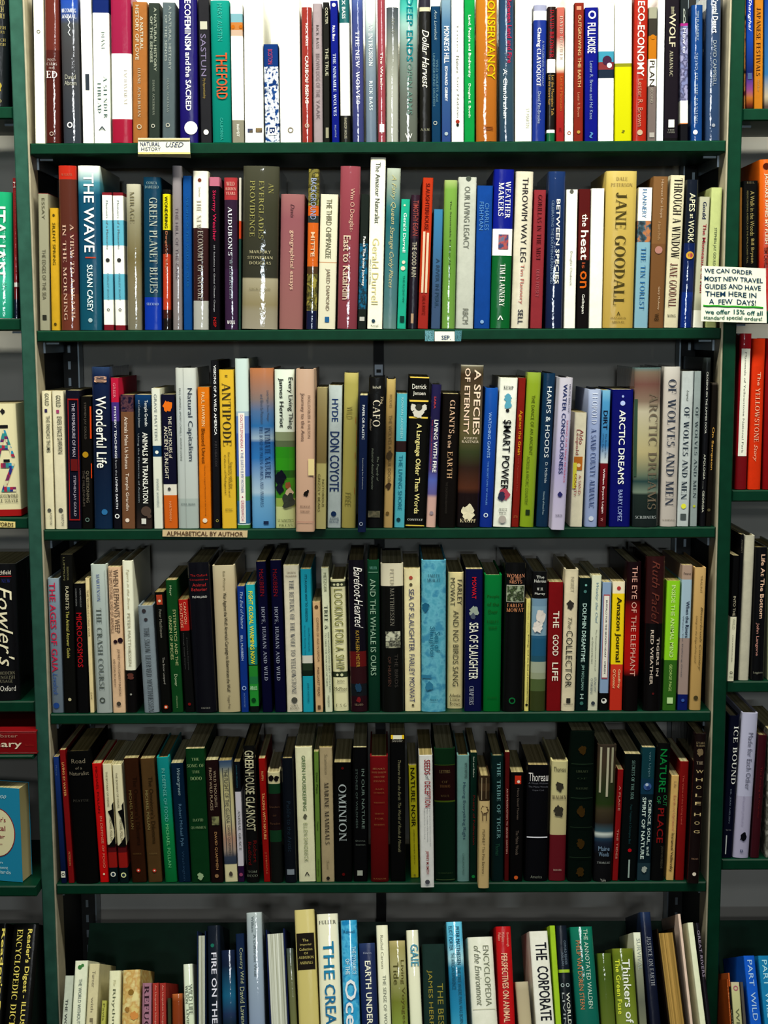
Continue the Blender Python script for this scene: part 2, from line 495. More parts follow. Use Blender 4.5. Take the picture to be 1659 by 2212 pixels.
DATA = r"""
@top 0 0 1150
262,358,290,366,-60|f6f4dc|p|plain cream book at the far left end|O888878 .5 250 .18
358,480,368,490,-60|7a3024,400,5e2018|H|brown glossy book lettered ED in large white capitals|Te8d8d0 480 .6 24 POST-|Te8d8d0 512 .7 24 CARDS|Te8d8d0 545 .4 16 FROM|Tf8f4ec 597 .75 54 ED|Od8c0b0 .45 1075 .15
485,632,513,662,-60|~1c50d8,60,3060c8,190,54585c,420,4c4c50,1150,3c4450|H|dark grey glossy book with bright blue head|Tf4f8ff 85 .8 30 BECOMING|Tf4f8ff 132 .8 30 ANIMAL|Td8d8c8 615 .6 36 David|Td8d8c8 665 .68 36 Abram|Oe8e8e8 .42 1003 .16|Vf0f8f8 .5 130 290 .12 WV
648,740,676,762,-60|fafaf2|p|plain white book with a small slate label|R3a4450 .35 .72 590 720
744,888,770,898,-60|0a2878,105,fdfdf4,620,e8eee4,1150,dce2d8|p|white book with navy head, lettered A SLENDER THREAD|S7c948c .62 250 400 .2 DIANE|S5c7c78 .72 610 950 .22 A SLENDER|S5c7c78 .35 650 905 .22 THREAD|T384858 1030 .45 34 A
895,1068,915,1078,-60|b41c50,430,fffff4,960,c01840|h|red and white book with crimson head and foot|S e0d8c8 .7 560 840 .16 ENCHANTMENT
1075,1200,1084,1198,15|c47c3c|p|orange-brown paperback lettered A NATURAL HISTORY OF LOVE|Bf8ecd0 .62 130 400 .24 A NATURAL|Bf8ecd0 .32 40 480 .24 HISTORY OF LOVE|Sf0e0c0 .45 545 940 .2 DIANE ACKERMAN|Of0dcb8 .45 1020 .17
1208,1302,1212,1300,25|36423a|p|dark green-grey paperback lettered A NATURAL HISTORY OF THE SENSES|Bc4ccb8 .6 60 570 .24 A NATURAL HISTORY|Bc4ccb8 .25 130 500 .22 OF THE SENSES|Sa8b0a0 .45 640 925 .2 DIANE ACKERMAN|Oe0e0d0 .4 1012 .18
1322,1428,1322,1422,20|66767c|p|slate grey paperback lettered A NATURAL HISTORY OF THE SENSES|Bb8c4c0 .6 45 560 .22 A NATURAL HISTORY|Bb8c4c0 .28 120 490 .2 OF THE SENSES|Sa8b4b0 .45 630 905 .18 DIANE ACKERMAN|Oe0e0d0 .45 1008 .17
1448,1608,1470,1610,-60|1c1078|h|purple-blue hardcover lettered ECOFEMINISM AND THE SACRED|Bfbfbf4 .5 0 400 .34 ECOFEMINISM|Bf4f4f4 .5 420 520 .3 and|Bf4f4f4 .5 530 890 .3 the SACRED|Cfbfbf0 .62 1030 .36
@top 400 0 1150
100,196,130,215,-30|2a2a30|p|charcoal paperback lettered SASTUN|V9c90b8 .4 270 610 .46 SASTUN|Vb09850 .4 630 790 .3 My Apprenticeship|R e4e4d0 .15 .8 170 235|Ce8e8dc .5 1065 .24
200,360,226,376,5|~20b0a0,300,0c9c8c,1150,109080|m|teal cloth book lettered THE FORD in big orange letters|V50d0c0 .5 30 330 .24 MARY AUSTIN|Be8683c .56 425 580 .6 THE|Be8683c .56 595 800 .6 FORD|V50d0c0 .5 950 1130 .14 CALIFORNIA
362,470,386,480,30|fdfdf2,110,90c8d8,180,e09048,240,e8c8b0,290,fdfdf4,970,a8a490|p|white paperback with sunset picture and grey foot|Ce07818 .2 215 .16|Ce07818 .85 215 .14|Vf4f4e8 .5 1000 1100 .2 HARVEST
472,638,485,645,-60|fffff6|p|wide blank white book left of the short blue one|P30508c+7c6c50 .15 .42 1035 1068|P203050+a08860 .58 .92 1030 1065
634,755,648,770,360|0c3c8c,540,*1c50a0+e8f0f4+0c3c88|p|short blue and white marbled paperback|Vd8507c .45 400 520 .3 BOSTON|Rf8f8f0 .2 .8 1020 1090|B103070 .5 1030 1080 .4 B
757,930,776,943,-60|fdfdf2|p|wide blank white book left of the brick red one|Oa8a090 .5 1050 .14
947,1030,950,1038,60|b43a30|H|brick red hardcover lettered CARIBOU RISING|Bfbf4e8 .5 190 370 .2 RICK BASS|Bf6e8d8 .5 450 835 .34 CARIBOU RISING|Of0d0b8 .5 1015 .22
1036,1116,1046,1124,30|c4b4ba|m|pale mauve book between red and black ones|S6c6060 .5 200 390 .28 RICK BASS|V948488 .5 430 780 .4 BROWN DOG OF THE|V948488 .5 800 960 .36 YAAK
1118,1175,1130,1175,18|1e1e1a|p|thin black book with blocky cream capitals|Be4e0c4 .6 60 195 .42 COLTER|Be4e0c4 .6 385 610 .5 THE TRUE|R b8b498 .35 .85 1030 1115
1178,1242,1196,1256,5|081c98|p|thin royal blue book lettered THE NINEMILE WOLVES|Vf8f8f8 .45 205 330 .34 Rick Bass|Sd8e4f8 .48 430 935 .4 THE NINEMILE WOLVES|Ce8f0f8 .5 40 .25|Vc0d0f0 .5 1010 1110 .2 BALLANTINE
1250,1336,1266,1350,-40|1c7074,185,fbfbec,935,1c1c14|h|white hardcover with teal head and black foot|Ve0f0e8 .45 -20 150 .3 CK BASS|Ve0d8b8 .5 950 1120 .24 RANDOM HOUSE
1350,1450,1366,1455,-60|~6c84d0,100,4858a0,600,484c90,1150,404888|H|violet-blue glossy book lettered THE NEW WOLVES|Sf0f0ff .5 250 840 .34 THE NEW WOLVES
1460,1555,1472,1560,-60|~dce8e0,300,a0b4c0,700,8498ac,1150,7c90a8|h|pale grey-blue book lettered WINTER|Sf4fcf8 .5 180 530 .34 AN INTRUSION|Sd8ecec .5 650 890 .3 RICK BASS
1562,1630,1572,1634,-30|b44c58|H|thin rose-red glossy book beside grey-blue one|Vf8e4d8 .5 420 700 .3 The Watch|Rf8f0e8 .2 .8 1005 1070
@top 800 0 1150
128,230,132,228,62|~505860,200,6c7478,450,a8aca0,700,ccd0c4,1150,c8ccc0|H|grey glossy book lettered ARCTIC fading to pale foot|Sa0a498 .55 140 290 .26 ARCTIC
236,386,240,384,-60|~04b8a8,80,60dcd0,200,b8e8e0,400,90a8a0,800,788078,1150,70786c|H|aqua to grey glossy hardcover lettered DEEP ENDS OPEN ARMS|B0c8c98 .56 -20 500 .36 DEEP ENDS|B70988c .56 510 930 .3 OPEN ARMS|Te8e8e0 1105 .4 40 W
396,490,402,494,-50|2c2838,62,f4ecc8,92,14140e|h|black hardcover lettered Dollar Harvest in cream script|If8f4d8 .55 240 710 .6 Dollar Harvest|Tc0c0a0 1050 .85 20 A.A.M.
492,572,500,574,50|0a426c|p|dark blue paperback lettered WILD VIOLETS|Ib8d0dc .5 80 325 .3 Ann Lovelock|V78a4b8 .62 480 820 .24 WILD VIOLETS And|V78a4b8 .28 430 860 .22 UNDERGROUND ORCHIDS|Od0d8d0 .4 995 .22
578,656,582,656,-40|~a0c4d8,180,5c8cb8,400,3c6ca0,1150,34549c|p|blue book with white condensed letters ending HILL|Bf4fbfc .55 210 510 .56 MONKEYS HILL|Be8f0f4 .5 535 820 .3 EDWARD GIBBEY|Cc8dce8 .5 1085 .2
658,762,662,760,-60|fdfdf4|p|white paperback with faint grey title and red dot|V909088 .5 190 420 .14 Tristes|V88887c .5 450 590 .24 Nature|V88887c .5 620 950 .22 Gary Nabhan|Cb83828 .5 985 .16|C202020 .5 1012 .12
764,852,766,850,-40|08b050|p|bright green paperback about land, people and biodiversity|Ve8fcec .48 120 625 .3 Land, People and Biodiversity|Ve0f8e4 .48 675 950 .26 Douglas E. Booth
858,1034,862,1030,-60|~e08c1c,400,d88020,1150,cc7420|H|wide orange hardcover lettered CONSERVANCY in yellow|Bfcdc10 .72 -60 645 .38 CONSERVANCY|Va05020 .6 1030 1060 .4 III
1046,1168,1050,1174,-60|~24486c,300,2c5078,700,3c5868,1150,2c4c68|H|steel blue glossy book with red title and pale author|Bd8305c .7 -10 510 .3 Between Land and Fire|Ve0e8e8 .4 560 960 .26 A. Chandrashan
1176,1326,1184,1312,-60|fffff2|p|wide blank white book left of the royal blue one|Vd8dccc .75 880 1040 .2 ST MARTIN
1328,1440,1316,1424,42|b8bce0,90,f4f4f4,165,1838a4|h|royal blue hardcover lettered Chasing CLAYOQUOT|Bfcfcf8 .4 225 380 .36 Chasing|Sf4f4f0 .4 395 700 .36 CLAYOQUOT|Va0b4e0 .75 330 700 .16 A WILDERNESS ALMANAC|Vc8d8f0 .5 745 1005 .22 David Pitt-Brooke
1446,1512,1432,1506,55|281410,480,f8f4ec,590,14100c,1060,f0f0e8,1085,0c7040|h|black hardcover with red capitals and green foot|Sc82030 .5 80 470 .5 DAVID BROWER|Vd8a858 .68 610 940 .3 Let the Mountains Talk|Vd8a858 .28 610 850 .26 Let the Rivers Run
1516,1586,1512,1580,60|~e07868,300,d06058,505,f8f4e8,520,f0ecd8,595,c44820,700,c04020,1000,b82424|p|red and orange paperback beside the black and red one|Sf8e0d0 .6 130 490 .4 DAVID BROWER|Ve88038 .65 620 900 .3 Let the Mountains|V581818 .5 1040 1075 .3 HC
@top 1219 0 1150
3,82,6,70,-60|fdfdec|p|narrow white paperback with small red ring at foot|Od07868 .5 1082 .22
86,160,75,155,22|9c2c1c|p|rust-red paperback lettered OUTGROWING THE EARTH|Rf8a888 .2 .7 50 80|Bf8c890 .55 120 705 .36 OUTGROWING THE EARTH|Ve8a080 .5 750 950 .26 Lester R. Brown|Ce0b050 .5 1075 .18
166,278,166,270,60|08149c|p|royal blue paperback lettered FULL HOUSE in blocky white|Oe8f0f8 .55 120 .3|Bfbfbf8 .5 185 290 .62 FULL|Bfbfbf8 .5 300 430 .62 HOUSE|Va8bce8 .5 495 970 .24 Lester R. Brown and Hal Kane|V60a0e0 .5 1075 1125 .3 ~
280,408,275,404,30|fffff4,415,48b0d4,505,983c40,565,203048,638,fdfdf4|p|white paperback with small globe picture band|C502c4c .55 490 .3|Ce8e4e8 .7 530 .16
411,552,408,550,-40|fffff6,515,a8a820,545,fcfc00|p|bright yellow paperback with white head|V909028 .5 1060 1085 .2 ~
570,686,556,670,-60|cc2a14|h|orange-red book lettered ECO-ECONOMY|Bfcf0d8 .5 10 620 .5 ECO-ECONOMY|Vf0a890 .5 640 1030 .34 Lester R. Brown|Cf0d0b0 .5 1080 .2
690,760,676,750,60|b8b8a0,150,403c34,290,e08818,480,f0f0e0,700,8c7c78|p|taupe paperback with orange and white picture blocks|Ce08818 .5 300 .3|V403830 .45 490 700 .6 PLAN|Vc8c0b0 .45 710 840 .3 SECOND|Rd8d0c8 .2 .8 1080 1120
761,828,752,803,-60|f8fcfc,900,d8e0e8|p|slim white book touching the black wolf almanac
830,940,806,932,-60|1c1420,1130,100c10|p|black book lettered THE WOLF ALMANAC in cream|Tf4ecc8 85 .25 60 THE|Bf6eecc .5 110 380 .46 WOLF|Sf0e8c8 .45 410 620 .24 ALMANAC|Rf4f4ec .3 .72 975 1040|Td0d0c0 1060 .5 14 THE|Td0d0c0 1080 .5 14 LYONS
945,1010,942,1010,-30|242c30,190,c02c98,210,*b8b8e8+585880+98a0d8,820,f0f4e8,1005,f09050,1015,14141c|p|black book with lavender wave picture and white block|Tc0c8c0 130 .3 120 B|Ve0e0f8 .5 230 430 .4 How to
1030,1136,1036,1120,42|1450a0|H|bright blue glossy hardcover near the right end|Vc0d8f0 .5 90 330 .2 TIM FLANNERY|Sb8d0f0 .45 430 1010 .22 SIGNS OF THE PASSING|Ce0e8f0 .35 1080 .2
1150,1290,1160,1260,-60|34507c|H|grey-blue glossy book at the far right end|Be8ece8 .5 -20 270 .5 Crystal Desert|Vc0ccd8 .55 330 700 .24 DAVID CAMPBELL|Cb8c0d0 .5 1025 .12
@second 0 340 1390
305,395,326,404,292|883c3c,300,a8a68c|p|thin grey-green book with dark red edges at left end|V605c48 .5 330 500 .28 ESSAY|V605c48 .5 740 1140 .34 THE EDGES OF THE SEA|R303028 .3 .7 1265 1305|Ca03838 .04 700 .02
399,476,418,488,412|e0b02c|m|yellow book lettered SILENT SPRING|V4c4010 .5 530 865 .3 SILENT SPRING|C584818 .5 470 .14|C584818 .5 1340 .16
469,622,500,643,68|c82c18,180,5c2c20,600,602824,1100,743828|H|brown glossy hardcover with red head, lettered A VIEW TO A DEATH|Tb86850 140 .6 20 WALKER|Sf0c8b0 .72 535 1290 .2 A VIEW TO A DEATH|Sf0c8b0 .3 540 1310 .2 IN THE MORNING
626,818,655,825,68|~f4f8ec,130,d4ecec,200,4c98ac,300,0c5070,700,0c4868,1150,10546c|h|tall blue and white hardcover lettered THE WAVE|Bf8fcf8 .5 130 760 .46 THE WAVE|Rc84c38 .3 .78 797 808|Bd8f0f0 .5 860 1240 .26 SUSAN CASEY|Cb0d0d8 .5 1310 .1
826,912,846,925,285|841c28,310,fafaf0,508,68c0dc,712,fafaf0,938,68c0dc,1148,fafaf0,1350,841c28|p|left of the twin white and sky-blue striped paperbacks|V708088 .5 350 740 .2 Memoirs of a Meteorite|C383838 .5 825 .2|V5c8ca0 .5 930 1150 .16 FARLEY BOAT|O303030 .5 1225 .14
915,1004,940,1022,285|841c28,312,fafaf0,508,68c0dc,712,fafaf0,938,68c0dc,1148,fafaf0,1355,841c28|p|right of the twin white and sky-blue striped paperbacks|V708088 .5 350 740 .2 Memoirs of a Meteorite|C383838 .5 825 .2|V5c8ca0 .5 930 1150 .16 FARLEY BOAT|O303030 .5 1225 .14
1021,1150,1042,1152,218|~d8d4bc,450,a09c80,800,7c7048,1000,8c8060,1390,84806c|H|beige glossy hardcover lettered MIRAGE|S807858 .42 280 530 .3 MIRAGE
1163,1310,1178,1315,160|083c58,1130,0c38b4|h|dark teal hardcover lettered GREEN PLANET BLUES|T98b0b0 207 .6 22 CONCA|T98b0b0 240 .8 22 DABELKO|Sc0ccc0 .58 325 1090 .46 GREEN PLANET BLUES|Tb0c8e8 1180 .7 20 SECOND
1320,1388,1326,1390,262|141410,298,f4e810,585,141410,700,30100c,780,c84020,1230,401810,1300,181010|H|slim black and orange book with yellow title block|B141410 .5 315 570 .4 WONDERING|Bc07858 .5 595 930 .36 Dangerous Edges
1396,1483,1410,1482,68|~a09aa0,400,948c90,1390,8c8484|H|tall slim lilac-grey glossy book|V786c74 .5 400 980 .3 THE HILL OF THE CARE
1486,1562,1496,1566,150|0c4c98|p|slim plain bright blue paperback|V2068a8 .5 320 1040 .2 VISIONS OF THE WILDLIFE CLUB
@second 400 340 1390
56,195,70,186,112|f0ecd8,570,381c1c,1160,bcbcb4|H|white-headed brown hardcover lettered NEW ECONOMY|C783828 .45 185 .12|V605040 .45 240 320 .12 Gretchen|Sb8b0a0 .4 340 580 .3 THE NEW|Sb8b0a4 .5 590 1150 .36 ECONOMY OF NATURE
188,288,206,278,160|c47088,235,0c0810|p|black paperback lettered Stormy Weather in pink|Vd02858 .45 265 670 .42 Stormy Weather|Vc8c8d0 .45 705 1245 .16 101 Solutions to Global Climate Change|Bc02020 .5 1290 1370 .3 NSP
310,434,326,430,165|b03438,345,301c34,900,382040|H|plum hardcover with red head and pale serif possessive title|Te8b8a8 215 .6 30 WILD|Te8b8a8 255 .8 24 AUDUBON|Te8b8a8 292 .7 24 YEARS|Sd8e0e4 .45 400 790 .3 AUDUBON'S|S8c98a0 .5 820 1140 .22 WILDERNESS|Tf0f0f0 1330 .6 30 WORK
436,458,434,452,165|d8d4c8,512,c04020,655,204038|p|very thin white and green booklet edge
468,774,464,748,72|~4c4c3c,400,3c3c2c,970,34342a,978,a8a084,985,b4ac90,1190,988c68,1240,a09880,1390,a8a08c|H|very thick olive-brown hardcover lettered AN EVERGLADES PROVIDENCE|Sa09c5c .78 210 290 .13 AN|Sa09c5c .52 190 655 .14 EVERGLADES|Sa09c5c .27 190 640 .14 PROVIDENCE|Tc8c098 762 .6 24 MARJORY|Tc8c098 808 .7 24 STONEMAN|Tc8c098 852 .6 24 DOUGLAS|T847c5c 1062 .6 16 JACK DAVIS
778,976,766,954,300|~a87070,500,985c64,1390,a06c68|m|wide dusty pink cloth book with cream italic title|I5c3840 .5 380 490 .16 Davis|Be8c0a8 .5 590 1070 .22 geographical essays
1001,1098,986,1070,95|*303c50+485c98+98a0a0,390,e06418,470,303838,530,e0681c,880,503820,940,*a89c48+30301c+807838,1240,10183c|H|dark book with orange bands and speckled picture|Va0b0d8 .5 170 500 .5 BACKGROUND|Bf0c8a0 .5 600 800 .36 MITTE
1102,1250,1080,1220,300|f4f0d4,845,d8a880,855,f4f0d4|p|cream paperback lettered THE THIRD CHIMPANZEE|V706c50 .5 340 815 .3 THE THIRD CHIMPANZEE|V786048 .5 900 1240 .26 JARED DIAMOND|R2868a0 .4 .65 1290 1335
1266,1430,1236,1402,72|~a04c58,400,984450,1390,883c48|H|rose-red glossy hardcover lettered East to Katahdin|Ve8c0a8 .6 250 600 .26 Wm O Douglas-|Be8d0b8 .4 630 1150 .36 East to Katahdin
1434,1500,1402,1476,300|1c2420,700,*1c6c94+202c2c+1c6c94,1230,1c2420|p|black paperback with blue swirl beside tall white one|Bf0f0ec .5 640 1040 .38 Fatal: The Inner Journey|Rd0d0c8 .2 .8 1290 1325
1505,1640,1482,1604,0|f4f4dc|p|tallest white paperback with grey title at head|V404840 .5 40 530 .3 The Amateur Naturalist|Ve8dc9c .45 650 1190 .42 Gerald Durrell|V505850 .12 820 1030 .1 AND LEE DURRELL|C304858 .4 1325 .12|T303838 1365 .5 20 Knopf
@second 800 340 1395
132,254,102,212,88|~c8d4c4,150,b0bca8,400,387c80,500,206870,900,407880,1200,507c80,1395,688c88|h|grey and teal book with scribbled cream script title|Iccc890 .5 140 540 .42 A Fairy Queen|Iccc890 .45 560 1060 .4 Strange Curly Places
250,326,216,288,340|24b898|p|aqua paperback with white animal silhouette|Cf4ecc8 .4 390 .12|Bd8f8ec .5 450 770 .34 Gerald Durrell|Cf0e8d0 .5 850 .2|Cf0e8d0 .45 900 .26|V0c4038 .6 960 1180 .2 THE FLIGHT MY|R0c4038 .3 .8 1290 1340
330,410,308,376,305|301828,660,1c1420|h|dark plum hardcover with tall condensed capitals|Ba04844 .55 350 635 .6 TIMOTHY EGAN|Bb8b09c .5 685 970 .52 THE GOOD RAIN|Rc0a080 .3 .6 1270 1350
428,516,386,468,165|c43818,1100,a82c24|p|red-orange paperback lettered SLAUGHTERHOUSE|B701810 .5 210 590 .4 SLAUGHTERHOUSE|Rf4d8b8 .2 .42 600 1100|Rf4d8b8 .56 .78 610 1100|B701810 .5 1120 1280 .3 GAIL A. EISNITZ
515,600,496,570,422|~3c88b8,700,4078a8,1100,40587c|p|short sky-blue paperback beside the red-orange one|B34506c .55 820 1220 .4 A RIVER IN PERIL
598,714,578,688,186|~b8d080,260,84b44c,800,6ca03c,1395,78a84c|H|lime green glossy hardcover|V404c30 .5 350 1000 .16 The Sustainable Kitchen Alphabet
716,870,692,836,160|d4d8cc|p|pale grey paperback lettered OUR LIVING LEGACY|C505850 .55 172 .14|V787c70 .5 235 740 .3 OUR LIVING LEGACY|V787c70 .55 1230 1355 .3 RBCM
874,998,842,974,230|1048a0|p|medium blue paperback above white shelf tag|V5c94d8 .65 370 590 .26 CHARLES|V5c94d8 .3 360 590 .26 FISHMAN|Va8c8f0 .5 700 720 .3 -|C90b8e8 .5 1340 .12
1008,1174,974,1136,98|081890,580,f6f6f2,800,08642c|h|blue, white and green hardcover lettered WEATHER MAKERS|Sf0f0ec .72 195 495 .26 WEATHER|Sf0f0ec .38 205 475 .26 MAKERS|P6c7c9c+c85c50+48507c .3 .8 625 745|Sf0f4e8 .55 865 1215 .26 TIM FLANNERY|Bf0f4e8 .5 1290 1325 .3 <
1184,1334,1148,1286,115|f0e8d0|h|cream hardcover lettered THROWIM WAY LEG|V302c30 .55 165 850 .32 THROWIM WAY LEG|Vc86860 .5 870 1195 .26 Tim Flannery|B383840 .5 1240 1360 .3 SELL
1336,1434,1302,1398,265|983038|p|crimson paperback lettered GORILLAS IN THE MIST|S501418 .5 305 840 .36 GORILLAS IN THE MIST|Sb86068 .5 910 1140 .3 DIAN FOSSEY
1450,1595,1426,1562,115|~1c3870,500,142c5c,1395,101c40|H|navy glossy hardcover lettered BETWEEN SPECIES|Bf0f0e0 .6 340 1030 .22 BETWEEN SPECIES|V8098b8 .28 350 1030 .14 CELEBRATING THE DOLPHIN-HUMAN BOND
@second 1219 340 1388
15,115,0,86,262|f6f6e6|p|white paperback left of the one lettered the heat is on|C606058 .45 278 .18|V909484 .5 760 1040 .24 Douglas Chadwick
121,216,98,194,258|581414,450,5c1814,835,100c0c|p|maroon and black paperback lettered the heat is on|Bf8ece0 .55 460 560 .5 the|Bf8ece0 .55 590 830 .66 heat|Bb05030 .5 850 900 .3 is|Be06818 .5 920 1060 .6 on|Ve0e0d8 .5 1110 1270 .3 Gelbspan
219,332,202,306,252|f8f8e8|p|blank white paperback left of thick tan biography
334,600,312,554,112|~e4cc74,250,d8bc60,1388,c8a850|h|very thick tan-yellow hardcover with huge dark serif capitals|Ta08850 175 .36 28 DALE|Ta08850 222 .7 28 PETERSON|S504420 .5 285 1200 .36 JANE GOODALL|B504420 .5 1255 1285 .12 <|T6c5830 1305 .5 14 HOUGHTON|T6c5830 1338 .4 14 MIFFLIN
606,720,568,680,245|f4f6ec,515,*c88050+486878+303840,690,~a8ccd8,1388,8cbcd0|p|white and sky-blue paperback with small photo|V5888c0 .45 260 490 .3 FLANNERY|S2c70b0 .5 730 1240 .36 THE TIN FOREST
724,854,690,810,155|886038,700,7c5430|p|brown paperback with round mushroom-like emblem|Vd0b090 .6 180 490 .22 Harvest for Hope|Vc09870 .5 520 670 .18 A Guide to Mindful|Cc0887c .5 750 .26|Ve0c4a4 .6 1050 1240 .16 Gary McAvoy|B382818 .5 1270 1330 .3 WB
864,986,806,926,145|f0e8c4|p|cream paperback lettered THROUGH A WINDOW|S28201c .55 170 820 .6 THROUGH A WINDOW|S6c2c28 .5 860 1220 .55 JANE GOODALL|T505040 1290 .6 24 WING
1000,1096,946,1040,182|101828,700,0c2058,1100,0c3088|H|dark blue-black glossy book lettered APES at WORK|Bf8f4cc .5 290 440 .5 APES|Bf8f4cc .5 460 495 .3 at|Bf8f4cc .5 510 690 .5 WORK|Ce0b040 .5 795 .34|Cb84c50 .55 795 .2
1100,1194,1052,1128,320|c8c8ac,1250,e8e8d8|p|greyish cream paperback lettered The Mismeasure of Man|B283050 .5 360 500 .36 Gould|Ba82c3c .6 540 1100 .32 The Mismeasure of Man
1198,1290,1150,1240,245|ccd890|p|pale lime paperback partly behind the handwritten sign|V506048 .5 570 880 .3 STEPHEN JAY GOULD
@third 0 750 1474
297,416,330,446,357|e4dcb8|p|cream paperback with small indigo square, lettered THE PANDA'S THUMB|B585848 .55 375 475 .42 GOULD|R302850 .3 .56 500 528|B585848 .6 555 850 .42 THE PANDA'S THUMB|C505048 .5 1320 .2|V585850 .65 1345 1440 .22 NORTON
418,520,456,547,357|e0d8b8|p|cream paperback with small magenta square below its condensed author name|B585848 .55 390 485 .42 GOULD|Ra04068 .35 .6 508 536|B585848 .6 560 860 .42 EVER SINCE DARWIN|C505048 .5 1320 .2|V585850 .65 1350 1445 .22 NORTON
524,652,552,660,352|0c0c1c|p|black paperback with thin red frame, lettered THE MISMEASURE OF MAN|R981818 .14 .2 420 1400|R981818 .86 .92 420 1400|R981818 .14 .92 418 430|R981818 .14 .92 1395 1405|Vb8b0c0 .55 455 885 .22 THE MISMEASURE OF MAN|R601414 .3 .8 905 1000|Vb8b0c0 .55 1040 1370 .22 STEPHEN JAY GOULD
655,742,668,760,400|0a0806|p|black paperback with orange flame edge|V585048 .4 450 745 .24 STEPHEN JAY GOULD|Rd04010 .85 1 480 740|Ca88018 .4 870 .28|V706858 .55 1000 1260 .3 QUESTIONING|V504840 .2 1000 1290 .2 THE MILLENNIUM|O607870 .5 1400 .2|Rc03810 .9 1 940 1060
742,896,768,918,160|~283c60,240,0c1c40,700,080f28,1474,0c2440|H|tall navy glossy hardcover lettered Wonderful Life|Be0b090 .5 235 285 .7 GOULD|Be8e8e0 .5 395 975 .56 Wonderful Life|C2c6ca0 .6 1335 .16
898,966,926,990,250|b41838,450,402c78,600,141838,900,0c0c14|p|slim red and purple book about mystery teachings|Ve08090 .45 290 410 .3 GREER|Be0e0e8 .5 480 900 .28 MYSTERY TEACHINGS|Vb0b0b8 .5 910 1040 .22 from the|Be0e0e8 .5 1050 1310 .28 LIVING EARTH|Oe0e0e0 .5 1370 .3
970,1094,1000,1094,388|*18142c+583840+141028,525,6c4830|p|brown paperback lettered Animals Make Us Human|Vf0e0d0 .42 565 985 .26 Animals Make Us Human|Vf0e0d0 .42 1020 1325 .3 Temple Grandin|Ce8d8c8 .42 1405 .16
1100,1226,1106,1242,388|~0c3868,500,081828,800,080c14,1300,141414,1474,302420|p|dark paperback lettered ANIMALS IN TRANSLATION with a dog|Ve0e4e4 .68 430 640 .24 Temple Grandin|Va0a8b0 .25 430 650 .16 and Catherine Johnson|Be8e8e0 .62 690 1265 .34 ANIMALS IN TRANSLATION|V9098a0 .2 700 1260 .12 Using the Mysteries of Autism|C504038 .65 1330 .32|C504038 .85 1370 .14|Rd8d8d0 .35 .65 1390 1435
1228,1306,1256,1328,335|dcdfd0,800,103458,890,dcdfd0|p|white paperback with navy boat label, lettered GRAVE MATTERS|V889090 .45 380 755 .3 GRAVE MATTERS|Ce8f0e8 .5 850 .2|V8c9898 .5 1065 1295 .26 MARK HARRIS
1306,1420,1336,1448,385|0c0c24,1115,dcd8cc,1205,c85c18|p|navy and orange paperback with orange sun emblem|Ee06c18 .5 478 .34|Ve4dcc8 .62 560 900 .24 THE LAST HOURS of|Ve4dcc8 .3 640 1070 .26 ANCIENT SUNLIGHT|C404040 .45 1150 .12|Ve0a070 .5 1250 1410 .16 HARTMANN
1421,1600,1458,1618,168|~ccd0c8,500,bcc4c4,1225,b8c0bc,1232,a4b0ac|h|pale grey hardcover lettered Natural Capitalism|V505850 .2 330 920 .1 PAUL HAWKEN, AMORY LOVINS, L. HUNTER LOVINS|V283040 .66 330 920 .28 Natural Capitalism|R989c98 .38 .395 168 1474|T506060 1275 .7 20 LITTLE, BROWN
@third 400 750 1474
96,200,122,214,325|d47010|p|orange paperback by third-shelf left, lettered Blessed Unrest|Vf8d8a0 .45 365 640 .26 PAUL HAWKEN|V502408 .42 660 945 .3 Blessed Unrest|V602c10 .5 960 1370 .12 How the Largest Movement in the World|Ce8d8c0 .45 1410 .2
204,270,230,284,108|101014|p|tall slim black book lettered VISIONS OF A WILD AMERICA|Be8e8e8 .55 145 710 .36 VISIONS OF A WILD AMERICA|V403c40 .55 760 970 .3 KIM HEACOX|O989048 .6 1410 .2
272,394,302,420,182|e0b42c,1474,d8b030|p|yellow paperback lettered ANTIPODE|B302c20 .5 225 243 .2 81|S383020 .48 290 800 .6 ANTIPODE|V605020 .72 930 1145 .16 Seasons with the|V605020 .55 850 1210 .18 Extraordinary Wildlife and|V605020 .28 870 1200 .18 Culture of Madagascar|T807030 1320 .5 22 HEYING
398,518,428,526,92|c8dcd8,520,~a0b8c8,560,6080c0,700,4060b0,1050,387038,1250,306890,1440,b0c8c8,1450,387838|m|tall pale book with bluebell picture and white title strip|Rf4f0e8 .2 .68 530 1430|Vc05070 .45 545 815 .2 DOLITTLEMANDIAS|C9c2860 .45 835 .05|V8890b8 .45 850 1180 .2 THE EARTH IS MY MOTHER|C9c2860 .45 1215 .05|Vb04868 .45 1240 1410 .22 GREENWICH
522,720,548,734,170|~b87448,280,a07058,420,80706c,520,4c6c98,640,2868a4,740,98b0c4,770,2860a0,900,2c70b4,1180,a8c4d8,1220,6ca4cc,1474,5090c4|h|wide orange-to-blue hardcover lettered INTIMATE NATURE|V404c60 .75 350 600 .12 Linda Hogan, Deena Metzger|V404c60 .5 380 620 .12 and Brenda Peterson|S142c58 .72 650 1065 .24 INTIMATE NATURE|S183460 .45 640 1295 .14 THE BOND BETWEEN WOMEN AND ANIMALS|R182848 .5 .72 1415 1440
